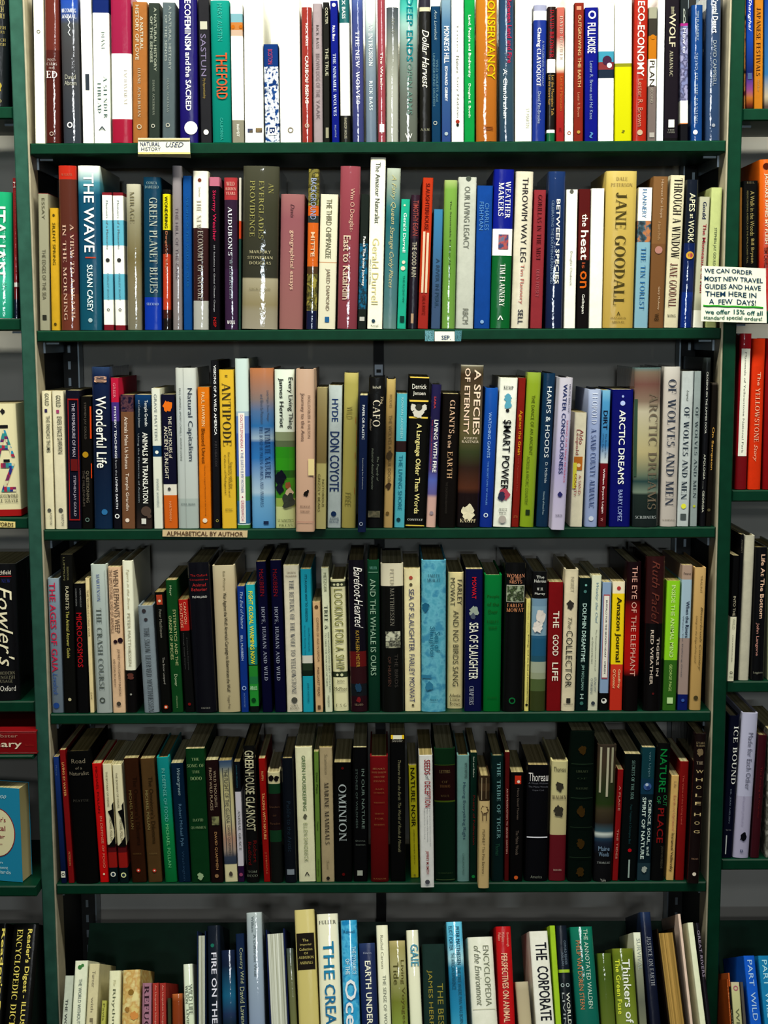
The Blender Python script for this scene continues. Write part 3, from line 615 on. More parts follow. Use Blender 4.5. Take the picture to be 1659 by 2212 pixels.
724,890,738,900,180|e0ecdc,690,~84906c,760,586848,810,2c8c18,900,309418,1000,205c14,1060,40881c,1230,98ac50,1300,c4d088,1474,c8d090|H|hardcover with green field and dogs picture, lettered Every Living Thing|B181c18 .78 245 660 .28 Every Living Thing|B181c18 .32 250 650 .28 James Herriot|E101420 .25 1060 .28|E181828 .2 1150 .2|Ec8b090 .7 1180 .2|E905030 .65 1120 .14|E383c34 .65 1250 .32|T404c28 1410 .8 22 ST MARTIN'S|T404c28 1450 .7 18 PRESS
896,1064,906,1054,178,1504|~c8a890,700,c4a088,1504,bc9880|h|pinkish tan hardcover lettered Journey to the Ants, jutting forward|V786050 .72 390 735 .14 HOLLDOBLER & WILSON|V604840 .35 370 760 .24 Journey to the Ants|E181410 .55 1190 .12|E181410 .66 1170 .07|T584038 1295 .55 16 BELKNAP|T584038 1335 .5 16 HARVARD|Ra06860 0 1 1420 1424|Rdcc890 .68 1 905 1040
1066,1158,1060,1145,330,1482|~a09468,600,8c7c50,940,786840,948,b4ac6c,1482,b0a870|p|olive tan book lettered NOTORIOUS GRIZZLY BEARS|V605830 .7 1075 1300 .22 NOTORIOUS|V605830 .3 1030 1340 .22 GRIZZLY BEARS
1166,1284,1160,1266,310|b8c4c4|p|pale grey-blue paperback lettered DON COYOTE|B203868 .48 420 605 .46 HYDE|B203460 .48 685 1175 .7 DON COYOTE|C183058 .45 1360 .2|T304868 1400 .7 24 ARBOR|T304868 1425 .7 20 HOUSE
1296,1414,1272,1390,208|~c8bc70,300,a8a054,1474,a89c50|H|olive gold glossy hardcover right of the DON COYOTE one|V847c3c .4 480 580 .4 WILD|V847c3c .4 1180 1290 .4 FREE|V98602c .9 560 1200 .12 .-.-.
1416,1492,1408,1468,392,1508|0c1838|p|slim navy book lettered PAPER OR PLASTIC|Vd8dce0 .5 470 750 .28 PAPER OR PLASTIC|Va0a8b0 .5 900 1155 .16 Searching for Solutions|O8890a0 .4 1440 .24
1494,1632,1482,1610,248|0c0c0c|h|black hardcover lettered CAFO in cream|Td0ccb8 325 .5 22 Imhoff|Ib8a888 .82 400 460 .16 The|Se8dcc4 .5 430 645 .46 CAFO|Ia89880 .15 580 680 .12 Reader|I788070 .6 890 1090 .16 The Tragedy of|I788070 .3 820 1160 .14 Industrial Animal Factories|P787058+484838 .05 .8 1335 1390
@third 800 750 1474
132,209,106,182,260|~c4ac68,400,a88c50,700,786038,950,806438,1050,b8985c,1474,b09058|h|slim tan book with dark wolf drawing|V786038 .5 380 490 .26 WOLVES|V584828 .5 550 1100 .34 THE WOLVES AT YOUR DOOR|E3c3020 .5 880 .36|E403020 .45 1130 .3|C685028 .4 1355 .2
213,306,196,276,378|4ca8b8,765,281818,855,4ca8b8|p|cyan paperback with dark middle band, lettered THE LIVING SHORE|V9cd4d8 .5 410 740 .28 ROWAN JACOBSEN|V187088 .5 880 1330 .36 THE LIVING SHORE|C183840 .4 1410 .2
322,484,286,438,242|0a0a06,244,e8c850,255,0a0a08,432,e8c850,446,0a0a08,568,e8c850,580,0a0a08,1455,d8bc48,1468,0a0a08|p|black book with yellow rules, lettered A Language Older Than Words|Tf0ece0 320 .75 40 Derrick|Tf0ece0 378 .65 40 Jensen|Ed0ccc0 .2 490 .14|Ed0ccc0 .8 490 .14|Ed0ccc0 .5 530 .26|C303028 .5 488 .18|Be8dc90 .52 620 1360 .34 A Language Older Than Words|Te0e0d8 1410 .8 16 CONTEXT
499,582,452,532,303|~201c48,600,1c1840,1000,483c74,1080,5060b0,1200,605890,1230,c8a098,1474,d0a898|H|slim purple book lettered LIVING WITH FIRE with pink foot|Vc04040 .4 400 500 .2 SARA|Bf0f0ec .62 590 1020 .4 LIVING WITH FIRE|Va83030 .22 590 1000 .1 THE WILDLIFE ADVENTURES OF|C908088 .5 1355 .2
590,728,558,690,380|0c0806|p|black paperback lettered GIANTS IN THE EARTH in copper|Se0b898 .6 430 700 .32 GIANTS|Ve0b898 .5 715 820 .22 in the|Sd0a880 .55 850 1070 .32 EARTH|V302c28 .4 1100 1360 .12 THE CALIFORNIA REDWOODS
738,926,700,884,145|~c0bca8,160,68604c,220,3c2c1c,500,584c34,700,5c5434,850,343c20,980,2c1c14,1150,4c2818,1200,180c0c,1474,100c0c|H|dark glossy hardcover with crinkled head, lettered A SPECIES OF ETERNITY|Bf4d8c0 .74 180 710 .3 A SPECIES|Bf0d0b8 .3 170 710 .24 OF ETERNITY|Te0d0b8 740 .6 20 JOSEPH|Te0d0b8 768 .75 20 KASTNER|Ee0d8b8 .5 1352 .28|Te0d0a8 1420 .7 30 KNOPF
932,1050,895,986,332|~1450a8,500,1048a0,1200,0c2c88,1474,0c2880|h|medium blue hardcover lettered WATCHING GIANTS|V98c0f0 .45 530 900 .22 WATCHING GIANTS|V6898d8 .45 930 1290 .12 THE SECRET LIVES OF WHALES|Od0e0f0 .45 1375 .18
1056,1204,1000,1142,248|e8ecdc|p|white paperback lettered $MART POWER|T303030 330 .55 30 KEMP|E58a0b8 .5 410 .2|E58a0b8 .5 470 .2|C202020 .5 515 .1|B181818 .5 590 1175 .5 $MART POWER|Ea84050 .52 1200 .3|E303048 .4 1220 .2|T505048 1330 .5 24 ARTIST|T505048 1360 .4 20 PRESS|Cb0a8a0 .5 1410 .22
1206,1270,1148,1208,250|781810|p|slim brick-red book lettered Against the Grain|Ve0a018 .5 515 880 .5 Against the Grain|V984030 .5 890 1180 .2 How Agriculture Has|Va06030 .5 1380 1400 .5 CC
1276,1398,1218,1328,205|~98b040,300,88a024,1474,809c1c|H|olive green glossy hardcover|V404c10 .5 390 880 .22 THE DANCE OF AN ANCIENT|V485418 .35 890 1290 .2 ACROSS A PACIFIC COUNTRY|R203018 .35 .65 1330 1375
1412,1522,1348,1460,212|0c2c48|h|dark teal-navy hardcover lettered HARPS & HOODS|Vd8e0e0 .55 320 900 .36 HARPS & HOODS|Vc0ccd0 .6 940 1110 .2 D. McBride|Va0b8c0 .5 1180 1370 .2 University of Hawaii Press
1528,1652,1456,1584,248,1490|~c8c4d0,500,c0bcd4,1000,a8a0c8,1300,b8b0cc,1490,c0b8d0|h|pale lilac hardcover lettered WATER CONSCIOUSNESS|B202c60 .45 300 1030 .3 WATER CONSCIOUSNESS|Vb83850 .75 590 1100 .12 SAVING OUR MIND PATIENCE|V303048 .8 300 530 .12 MAUDE BARLOW|E282860 .5 1200 .16|T383848 1370 .5 18 NORTH
@third 1219 750 1465
82,188,46,142,532|e4dcc0|p|cream paperback with orange picture, small red and yellow lettering|V902830 .62 670 790 .3 Aldo|V902830 .3 670 875 .3 Leopold|Rb86820 .1 .8 890 1000|Cf0d8a0 .5 960 .16|Rd8d040 .05 .35 940 1150|V902830 .65 1040 1200 .2 A SAND|V902830 .3 1030 1215 .2 COUNTY
192,308,166,262,345|~b0bcd8,600,98a8d0,1465,90a0c8|m|periwinkle book lettered A SAND COUNTY ALMANAC|Sd8e0f0 .5 370 620 .42 LEOPOLD|S283c70 .5 660 1310 .42 A SAND COUNTY ALMANAC|Cd0d8e8 .5 1395 .2
312,380,276,340,350|~78b4d4,450,4890c0,800,3878b0,940,d0d8d8,945,681018,952,6c1018,1465,480c10|p|slim blue and maroon book lettered DIRT|B101020 .45 515 670 .54 DIRT|V203858 .6 700 900 .2 The Ecstatic Skin|V203858 .25 700 850 .18 of the Earth|Be8d8d8 .45 985 1355 .34 William Bryant Logan|Vd09090 .4 1390 1420 .3 W
384,574,374,524,345|080c60|p|deep navy paperback lettered ARCTIC DREAMS in white|C98a8e0 .5 400 .06|Cb0c0f0 .5 455 .12|Be8ece8 .5 510 1115 .3 ARCTIC DREAMS|Va0b0e0 .5 1160 1420 .2 BARRY LOPEZ
562,802,562,752,165|~587878,200,786858,300,6c4840,440,806c5c,520,b8b098,700,b0a884,850,b0a478,1050,586858,1090,203c3c,1180,708070,1200,1c2824,1465,141c1c|H|thick glossy hardcover with cliff and cloud picture|S6c6050 .72 370 1320 .34 ARCTIC DREAMS|Ta8b0b0 1385 .8 24 SCRIBNERS|R304838 0 .12 420 1050
812,952,780,914,158|~d0ccc4,300,c0b8b0,1465,b8b0a8|H|wide pale grey hardcover lettered OF WOLVES AND MEN|S303848 .5 260 1290 .5 OF WOLVES AND MEN|T706858 1410 .8 12 SCRIBNERS
958,1060,918,1010,195|b8c0c0|p|narrower grey paperback lettered OF WOLVES AND MEN with yellow dot|I404840 .5 350 440 .26 Lopez|S202c38 .5 485 1240 .48 OF WOLVES AND MEN|Ce0e040 .5 1298 .22|R485050 .25 .75 1360 1410
1062,1118,1022,1082,195|8c9898|p|shaded grey paperback lettered OF WOLVES AND MEN|S384448 .5 485 1230 .44 OF WOLVES AND MEN|Cb0b830 .5 1298 .2
1146,1204,1108,1146,85|~303838,130,101414,300,0c0c10|h|tall thin black glossy book right of grey wolf ones|Vd0d0c8 .4 200 700 .3 CROSSING ON THE SUMMER DOOR|Vd0d0c0 .4 870 1350 .34 APOLOGIA ....... GEORGIA
1206,1250,1150,1198,290|~504840,310,100c0a,400,100c08|p|brown-black book at the third shelf's right end|Bc89848 .5 650 1000 .5 On Sampson|C504830 .4 1330 .3
@fourth 0 1160 1436
352,488,404,518,338|~8898a4,600,708090,1436,586470|h|blue-grey hardcover lettered THE AGES OF GAIA in crimson|Bb82040 .4 370 1100 .52 THE AGES OF GAIA|I204890 .4 1110 1290 .4 Lovelock|C204080 .4 1375 .26
484,594,524,622,142|0a0a08|p|tall black paperback lettered RABBITS: The Animal Answer Guide|V706c48 .3 165 350 .14 LUMPKIN|V706c48 .6 240 350 .14 SEIDENSTICKER|Vc8c0a0 .5 400 590 .26 RABBITS:|Vb8b058 .5 600 985 .26 The Animal Answer Guide|Cb0a880 .5 1325 .14
596,688,632,724,380|070708|p|black paperback lettered MICROCOSMOS in red|V808080 .6 420 570 .14 LYNN MARGULIS|V808080 .2 420 560 .12 DORION SAGAN|Ba01018 .4 615 1060 .5 MICROCOSMOS
690,728,734,768,338|e0cc98|p|very thin cream book between black and pale blue ones|V706040 .5 430 810 .4 THE WORLDS LONG WAR|V706040 .5 1270 1330 .4 DARK
732,868,788,915,225|~b8c4bc,500,a8b4b0,1436,98a09c|h|pale grey-blue hardcover lettered THE CRASH COURSE|S485890 .45 300 520 .2 MARTENSON|S505850 .42 575 1250 .34 THE CRASH COURSE|O404840 .42 1330 .18|R889088 .08 .1 270 1400|R889088 .88 .9 270 1400
872,986,926,1018,245|d8b490|p|peach paperback lettered WHEN ELEPHANTS WEEP|V503c30 .6 265 780 .4 WHEN ELEPHANTS WEEP|V684c3c .2 265 780 .24 THE EMOTIONAL LIVES OF ANIMALS|C201018 .8 840 .22|C201018 .4 850 .16|V503c30 .6 910 1290 .22 JEFFREY MOUSSAIEFF MASSON|V503c30 .25 990 1220 .16 AND SUSAN McCARTHY|C403830 .5 1360 .18
988,1084,1034,1112,195|e8e8d0,1088,140c0a,1436,080606|h|white-jacketed book with dark foot, lettered Tigers in the Snow|Ia8a080 .5 260 590 .3 Tigers in the Snow|V90886c .5 620 1050 .26 PETER MATTHIESSEN|E583028 .5 1135 .3|C909088 .5 1285 .1
1116,1250,1180,1294,560|78848c|m|grey book with ornate dark lettering below its peers|C302c30 .4 600 .14|C302c30 .5 670 .12|S303438 .5 735 1430 .36 THE SNOW LEOPARD MATTHIESSEN
1254,1336,1316,1396,450|080806|p|black paperback with red-orange picture at head and bird emblem|Ra03820 .2 .8 470 550|Cd8c8a8 .5 520 .14|V807c70 .5 590 820 .26 Peter Matthiessen|V98948c .5 980 1200 .26 The Snow Leopard|Cb04020 .5 1390 .22|Cf0e0d0 .5 1390 .1
1342,1442,1408,1490,352|0c3c18|p|dark green book lettered SYSTEMATICS AND THE ORIGIN OF SPECIES|Va8b890 .4 395 480 .22 Mayr|Va8b078 .66 590 1050 .24 SYSTEMATICS AND THE|Va8b078 .25 640 1000 .24 ORIGIN OF SPECIES|Va8b890 .5 1120 1220 .26 Dover|V80986c .5 1300 1400 .14 classics
1448,1532,1512,1586,512|a01814,765,080808|p|black paperback with red title block, lettered CANYON SOLITUDE|Vd8a080 .65 530 710 .26 CANYON|Vd8a080 .25 540 740 .26 SOLITUDE|V484848 .65 820 1090 .14 A Woman's Solo River Journey|V484848 .3 780 1080 .14 Through Grand Canyon|C701010 .5 1370 .16
@fourth 400 1160 1430
16,192,74,270,208|08080f|H|thick black glossy hardcover with red lines of title about animal behavior|Ta02020 308 .75 18 The Oxford|Ta02020 345 .8 18 Companion to|Ta82828 385 .6 26 Animal|Ta82828 422 .7 26 Behavior|Td0d0c8 483 .65 18 McFARLAND|T808078 1393 .4 14 OXFORD
216,404,274,450,232|~c0b494,400,b8a888,1430,a89c78|h|wide tan hardcover lettered War Against the Wolf|V686040 .5 275 430 .14 Rick McIntyre|B201c14 .5 450 1260 .2 War Against the Wolf: America's Campaign to Exterminate the Wolf|V484030 .5 1290 1400 .14 Voyageur Press
420,484,458,518,402|0c2c78|p|slim blue paperback with script title|I98b0d0 .55 445 745 .4 The End of Nature|Ba0b4d0 .4 800 1005 .3 BILL McKIBBEN|O90a8d0 .5 1232 .3|V607cb0 .5 1270 1390 .2 ANCHOR BOOKS
490,568,530,602,390|1c9cac,900,187068,1040,080808,1050,207828,1140,1c6838,1200,20802c,1385,080c0c|p|cyan and green paperback lettered FIGHT GLOBAL WARMING NOW in yellow|Be8e020 .5 440 1035 .46 FIGHT GLOBAL WARMING NOW|Tb0d8b0 1225 .7 20 Bill|Tb0d8b0 1240 .8 16 McKibben|C083818 .45 1330 .26
574,656,632,712,200|040422|p|left of the twin navy paperbacks lettered HOPE, HUMAN AND WILD|V701018 .5 260 480 .4 McKIBBEN|S989cb0 .5 565 1170 .4 HOPE, HUMAN AND WILD
686,786,736,820,190|040422|p|right of the twin navy paperbacks lettered HOPE, HUMAN AND WILD|V701018 .4 260 480 .36 McKIBBEN|S989cb0 .4 565 1170 .36 HOPE, HUMAN AND WILD
796,926,832,954,232|d0c8b0|p|cream paperback lettered THE RETURN OF THE WOLF TO YELLOWSTONE|T706050 290 .6 16 THOMAS|T706050 318 .7 16 McNAMEE|S484c54 .5 350 1280 .3 THE RETURN OF THE WOLF TO YELLOWSTONE|C484840 .5 1332 .2|T504c40 1375 .5 16 OWL|T504c40 1400 .6 16 BOOKS
936,1026,962,1046,262|188ca4,965,c4c4b8,1030,~203020,1090,101c14,1135,1890a4|p|cyan paperback with white and dark bands, lettered LONG WAY TO OREGON|B103848 .5 305 685 .22 IT'S A LONG WAY TO OREGON|V145064 .7 735 930 .14 On Minimal Life|V145064 .3 715 960 .14 An Inner Boating Tale|V0c5064 .5 1190 1350 .2 JERRY WINTERS
1036,1098,1062,1124,530|c8a478|p|short tan paperback lettered COMING OF AGE IN SAMOA|C584028 .5 570 .26|V684c30 .6 655 1015 .3 COMING OF AGE IN SAMOA|V401810 .5 1060 1300 .3 MARGARET MEAD|R584028 .3 .7 1375 1405
1102,1170,1144,1198,255|d0d4b4|p|slim pale book lettered TREE &|V686c4c .5 290 445 .36 METZGER|S303828 .5 555 750 .5 TREE &|V404838 .75 770 1260 .2 THE WOMAN WHO SLEPT WITH MEN|V404838 .35 780 1215 .2 TO TAKE THE WAR OUT OF THEM|V606450 .5 1290 1390 .26 WINGBOW
1180,1306,1212,1334,345,1416|d8d4a8,365,383c2c,405,d8d4a8,1095,2c3424,1140,d8d4a8|m|cream cloth book with patterned dark bands, lettered LOOKING FOR A SHIP|V787840 .5 420 1080 .56 LOOKING FOR A SHIP|Ccccba0 .25 385 .08|Ccccba0 .5 385 .1|Ccccba0 .75 385 .08|Cc8c8a0 .3 1118 .08|Cc8c8a0 .6 1118 .1|I484830 .5 1150 1250 .1 .|T484830 1170 .5 26 John|T484830 1232 .85 30 McPhee|T484830 1368 .7 26 F S G
1314,1466,1352,1482,190|0c0812,935,581010,1060,280c10,1200,101418,1300,200810|H|black glossy hardcover with red patch, lettered Barefoot-Hearted|Ie4e0d8 .6 240 740 .5 Barefoot-Hearted|Va08030 .5 760 1060 .2 KATHLEEN MEYER|E1c3850 .5 1230 .2|E70181c .5 1330 .14|T887860 1370 .5 16 VILLARD
1482,1580,1492,1592,188|~0c4028,400,083420,1430,042418|h|dark green hardcover lettered AND THE WHALE IS OURS|T609888 250 .6 22 MILLER|R709880 .1 .9 283 288|V90ac94 .45 340 1130 .44 AND THE WHALE IS OURS
@fourth 800 1160 1410
82,268,92,278,216|dcd4b8,396,080806|H|black hardcover with cream head and small photo|Vb0a890 .5 255 390 .16 PETER|S787468 .5 410 710 .18 MATTHIESSEN|P989880+202020+c0c0a8 .2 .85 755 890|V383430 .66 940 1210 .14 THE BIRDS|V483028 .36 960 1200 .14 OF HEAVEN
270,410,286,410,258|e8d8a8|p|cream paperback lettered SEA OF SLAUGHTER in dark blue|Ca84838 .42 330 .12|C585038 .42 385 .1|V282c58 .45 420 920 .32 SEA OF SLAUGHTER|V282c58 .45 945 1335 .32 FARLEY MOWAT|C585038 .5 1360 .08
413,619,415,613,188|*4894ac+60a8bc+3c84a4|m|very wide pale blue hardcover with pale blue-green lettering|T305868 310 .5 26 FARLEY|T305868 345 .55 26 MOWAT|E1c5878 .15 560 .15|V206078 .65 760 920 .22 Sea of|V206078 .42 715 965 .24 Slaughter|R2c7090 0 .4 1110 1135|E2c7090 .3 1200 .16|T284858 1310 .3 14 Seal
630,764,626,750,288,1380|e0d098|h|cream book lettered AND NO BIRDS SANG|V403c30 .75 345 545 .28 FARLEY|V403c30 .3 330 555 .28 MOWAT|V504c38 .52 590 1195 .34 AND NO BIRDS SANG|T484430 1272 .7 28 Atlantic|T484430 1305 .6 28 Little|T484430 1340 .65 28 Brown
776,918,768,904,262|080c38|p|navy paperback lettered SEA OF SLAUGHTER in cream|Bc01828 .5 325 500 .26 MOWAT|E909c90 .5 600 .26|E485060 .45 640 .14|Be0e0d0 .5 690 1150 .54 SEA OF SLAUGHTER|Sa8acb8 .4 1205 1355 .28 CHAPTERS
930,1075,920,1058,310|~086c30,500,086830,1410,045820|m|plain green cloth book with faint dark lettering|T184818 480 .7 30 People|T184818 540 .7 30 of the|T184818 600 .55 30 Deer|T184818 680 .7 24 FARLEY|T184818 730 .5 24 MOWAT|T184818 1295 .6 14 ATLANTIC
1098,1275,1072,1246,210|070707|H|wide black glossy hardcover lettered WOMAN IN THE MISTS in copper|Tc08060 310 .85 28 WOMAN|Tc08060 335 .5 22 IN THE|Tc08060 360 .6 24 MISTS|Ra0a090 .08 .92 385 522|P485838+202818+909c80 .11 .89 392 516|Tc88458 548 .75 28 FARLEY|Tc88458 585 .8 30 MOWAT|O106030 .45 1320 .16
1268,1310,1254,1288,505|d8cc70|p|very thin yellow book right of the wide black one|B383418 .6 790 1345 .36 Ecology and the End of Postmodernity|V989048 .5 540 770 .3 Chronicles of Land|C202018 .5 1358 .3
1318,1450,1297,1424,280|0a0a0a,498,~6888a0,560,7898ac,800,285878,820,1c5070,960,204c60,1010,98a08c,1100,8c9478,1150,485830,1250,283c18,1410,303818|H|hardcover with seascape and dune grass picture under a black head|Td8d8d0 323 .5 22 The|Td8d8d0 355 .75 24 Hebrides|Td8d8d0 418 .4 22 W.H.|Td8d8d0 458 .65 24 Murray|Ed0c8c0 .55 640 .3|Ed8d0c8 .4 720 .3
1452,1584,1436,1556,368|700c10|p|crimson paperback lettered THE GOOD LIFE|Be8dcc8 .55 600 735 .42 THE|Be8dcc8 .55 790 960 .42 GOOD|Be8dcc8 .55 1015 1165 .42 LIFE
@fourth 1219 1160 1390
-8,124,-30,80,265|d4c8a8|h|cream book lettered The COLLECTOR with dark leaf emblem|Va09880 .55 320 440 .24 NISBET|E302c28 .45 545 .26|I605c48 .45 640 730 .3 The|V303028 .45 745 1195 .46 COLLECTOR|R282824 .35 .65 1285 1325|T383830 1335 .7 12 HARCOURT
128,220,88,188,335|041414|p|black-green paperback lettered DOLPHIN DREAMTIME|C70a8a0 .55 390 .1|C406c68 .5 440 .14|Bb4d0c8 .5 535 1000 .36 DOLPHIN DREAMTIME|B80a49c .5 1020 1225 .3 JIM NOLLMAN|Ba0b8b0 .5 1255 1295 .3 H|C386860 .5 1330 .16
223,308,192,270,315|~d4d8bc,700,ccd0b8,1390,c4c4ac|p|pale paperback lettered Wesley the Owl|I68889c .55 370 690 .34 Wesley the Owl|V485048 .6 740 1070 .16 The Remarkable Love Story of|V485048 .25 800 1010 .16 an Owl and His Girl|V485868 .66 1120 1240 .22 STACEY|V485868 .3 1130 1250 .22 O'BRIEN|C303840 .5 1330 .2
312,388,284,356,370|8098b8,1252,080808|p|blue-grey paperback with white pill-shaped title label|Ra04850 .14 .84 465 1135|Re0dcd0 .2 .78 475 1125|B383438 .5 510 1095 .2 BUFFALO FOR THE BROKEN HEART - O'BRIEN|Cd8d8d0 .5 1312 .32|C181818 .45 1305 .16
390,502,372,466,365|e8dcbc,460,e8c814,1022,c43420,1200,b82c1c|p|yellow and red paperback lettered Amazon Journal|Ca83030 .5 415 .16|B181408 .5 485 1000 .5 Amazon Journal|Be0c090 .68 1060 1215 .24 Geoffrey|Be0c090 .3 1060 1215 .24 O'Connor
512,628,476,602,205|~100408,500,200404,560,700808,800,a00c08,1050,a0100c,1110,100404,1150,080404|h|black to red hardcover lettered THE EYE OF THE ELEPHANT|Vd8a090 .55 235 1110 .34 THE EYE OF THE ELEPHANT
668,828,640,790,160|280c0c,690,060404|H|dark maroon and black glossy hardcover lettered TIGERS IN RED WEATHER|I5c2c24 .5 190 690 .4 Ruth Padel|Bc8b8a8 .7 800 1110 .14 TIGERS IN|Bc8b8a8 .38 740 1180 .16 RED WEATHER|C501414 .5 1250 .06
836,950,802,906,358|84c420,990,2c5c18|p|lime and dark green paperback lettered INSIDE THE ANIMAL MIND|Bd0f090 .5 390 965 .3 INSIDE THE ANIMAL MIND|Vb0d078 .5 1020 1235 .2 GEORGE PAGE|Rb8d898 .3 .75 1285 1335
958,1050,922,1002,230|a08878,345,98b0c0,810,948078,1265,0c1858|p|mauve and pale blue paperback lettered When the Rivers|T302820 295 .7 18 Pearce|B182038 .65 515 805 .34 When the Rivers|V404450 .25 630 1120 .14 Water-The Defining Crisis|C3858a0 .5 1310 .16
1062,1160,1018,1112,250|~c4a068,700,b89458,1390,a88850|h|tan book lettered Bitterbrush Country at the fourth shelf's right end|V806838 .6 310 450 .16 TRAUNT|I584828 .7 560 1070 .26 Bitterbrush Country|I685430 .3 630 1010 .2 Living on the Edge of the Land|C403820 .5 1290 .2
@fifth 0 1560 1292
416,478,487,540,285|~142c68,600,0c2050,1292,040c28|p|thin navy paperback at the fifth shelf's left end|V405880 .5 350 430 .3 Merce|Va0a090 .5 970 985 .5 -|Rc8c8b8 .1 .9 1195 1245|O202020 .5 1220 .3
480,532,558,604,228|6c0c0e|p|thin dark red book lettered LIVING BY WATER|Bc08850 .5 325 595 .4 LIVING BY WATER|Vb07848 .5 1040 1150 .3 PETERSON
538,732,622,800,238|060606|m|wide black worn hardcover with frayed head, lettered Road of a Naturalist|T706858 310 .6 36 Road|I706858 .5 340 345 .1 .|T706858 365 .3 22 of a|T706858 408 .85 30 Naturalist|T383630 625 .7 18 PEATTIE
744,826,818,888,338|b00c0c|p|bright red paperback lettered IN DEFENSE OF FOOD|V500808 .45 360 730 .24 MICHAEL POLLAN|Vc07860 .6 760 1175 .24 IN DEFENSE OF FOOD|Cd0c0a0 .5 1225 .12
830,908,890,962,342|d0c8a4,880,ccc4a0,985,~480c10,1050,801410,1165,801010,1172,041014|p|left of the twin cream and black-red paperbacks with wavy spine picture|V504830 .4 400 680 .2 THE BOTANY OF DESIRE|V504830 .55 770 950 .26 MICHAEL POLLAN|Q080808 .5 1 640 1000|Ce0e0d0 .5 1222 .3|C182838 .5 1222 .18
914,986,972,1050,348|d0c8a4,885,ccc4a0,990,~480c10,1050,801410,1165,801010,1172,041014|p|right of the twin cream and black-red paperbacks with wavy spine picture|V504830 .4 410 690 .2 THE BOTANY OF DESIRE|V504830 .55 780 960 .26 MICHAEL POLLAN|Q080808 .5 1 640 1000|Cd8dc9c .5 1228 .3|C182838 .5 1228 .18
1000,1128,1080,1190,296|281206|p|dark brown paperback, left of two lettered The Omnivore's Dilemma|V1c0c04 .7 440 990 .3 The Omnivore's Dilemma|V685830 .3 550 860 .18 MICHAEL POLLAN|T584020 1060 .6 14 NATIONAL|Cb03020 .5 1195 .14|Ce8dcd0 .5 1195 .06
1138,1256,1210,1320,298|443018|p|lighter brown paperback, right of two lettered The Omnivore's Dilemma|V241808 .65 440 980 .3 The Omnivore's Dilemma|V807448 .3 550 865 .18 MICHAEL POLLAN|T685430 1060 .6 14 NATIONAL|Cb03020 .5 1197 .14|Ce8dcd0 .5 1197 .06
1270,1376,1346,1444,288|~0c7878,500,08706c,800,087048,900,086c38,1292,045828|h|teal to green hardcover lettered IN DEFENSE OF FOOD|V58a098 .5 370 800 .26 IN DEFENSE OF FOOD|V60b078 .5 820 1170 .24 MICHAEL POLLAN
1390,1488,1452,1556,335|04182c|p|dark navy paperback lettered Wintergreen|I8098a0 .55 375 590 .34 Wintergreen|V486880 .5 660 1000 .3 Robert Michael Pyle|V203850 .5 1040 1280 .24 Washington
@fifth 400 1560 1305
0,156,52,206,218|062c12|p|wide dark green book lettered THE SONG OF THE DODO|T809868 300 .4 22 THE|T809868 352 .9 26 SONG OF|T809868 402 .4 22 THE|T809868 455 .6 28 DODO|T708860 793 .55 24 DAVID|T708860 855 .8 24 QUAMMEN|E88a078 .5 1255 .16
160,270,214,308,312|160808|p|dark brown paperback lettered WILD THOUGHTS FROM WILD PLACES|V98846c .7 395 690 .2 WILD THOUGHTS|V98846c .35 370 715 .2 FROM WILD PLACES|P787850+383828 .3 .9 765 835|B987048 .55 890 1200 .24 DAVID QUAMMEN|C806040 .5 1250 .16
270,378,326,428,315|~283c58,360,485868,420,989474,520,a8a070,800,b0a880,950,a07c68,1050,8c7c70,1100,303848,1160,283040,1163,c0b890,1305,c0b890|p|pale paperback with rounded title frame, lettered THE FLIGHT OF THE IGUANA|R282c30 .24 .29 370 1090|R282c30 .72 .77 370 1090|V202428 .5 385 820 .3 THE FLIGHT OF THE IGUANA|V403c38 .5 840 1080 .24 DAVID QUAMMEN|E403830 .5 1240 .16
390,450,436,480,325|080c12,568,b4b0b8,1175,200c2c|p|slim black and pale lilac book lettered ANIMAL GRACE|V205868 .4 350 530 .2 JACOB MASSON|S505048 .55 715 1045 .4 ANIMAL GRACE|C803858 .5 1245 .3
462,576,502,602,195|060606|H|black glossy hardcover lettered GREENHOUSE GLASNOST|Ba09c80 .5 225 880 .7 GREENHOUSE GLASNOST|B500c0c .75 960 1140 .26 Robert|B500c0c .35 970 1160 .26 Redford|T707868 1215 .7 18 TOM|T707868 1248 .8 18 ECCO
592,656,644,694,298|7c0a08|p|thin red book lettered TALKING WITH NATURE|Vb88858 .5 400 475 .3 RUFFIN|Bc89058 .5 575 955 .4 TALKING WITH NATURE|Va05838 .5 1060 1240 .3 J TYBERCLE
664,772,694,798,408|b8b088,500,082c16,580,100406,880,082c16,975,080a08|H|short black and green book with butterfly at head|E0c0808 .3 455 .2|E0c0808 .7 455 .2|T483020 685 .8 16 Dwellers|T483020 755 .3 14 OF|T483020 820 .8 16 Paradise
786,874,806,920,298|040810|H|near-black glossy book right of the butterfly one|V182430 .5 640 1050 .3 Paddle to the Arctic|R707880 .2 .8 1195 1240
890,1036,930,1064,205|d0cca8|p|wide cream paperback lettered GREEN HOUSEKEEPING|B50683c .48 270 720 .22 GREEN HOUSEKEEPING|E505040 .48 768 .12|V788058 .48 820 1140 .22 ELLEN SANDBECK|B302c28 .5 1225 1255 .3 <
1045,1088,1068,1106,242|54702c|p|very thin green book lettered Dear Papa|V182008 .5 410 580 .5 Dear Papa|V182008 .5 810 885 .4 Nepean|V203010 .5 1120 1260 .3 Hemingway
1092,1196,1113,1218,208|988868|p|tan paperback lettered MARINE MAMMALS|V786c50 .5 260 420 .24 Scammon|S302820 .5 490 995 .34 MARINE MAMMALS|V786c50 .5 1130 1200 .2 Dover|C201c18 .5 1275 .14
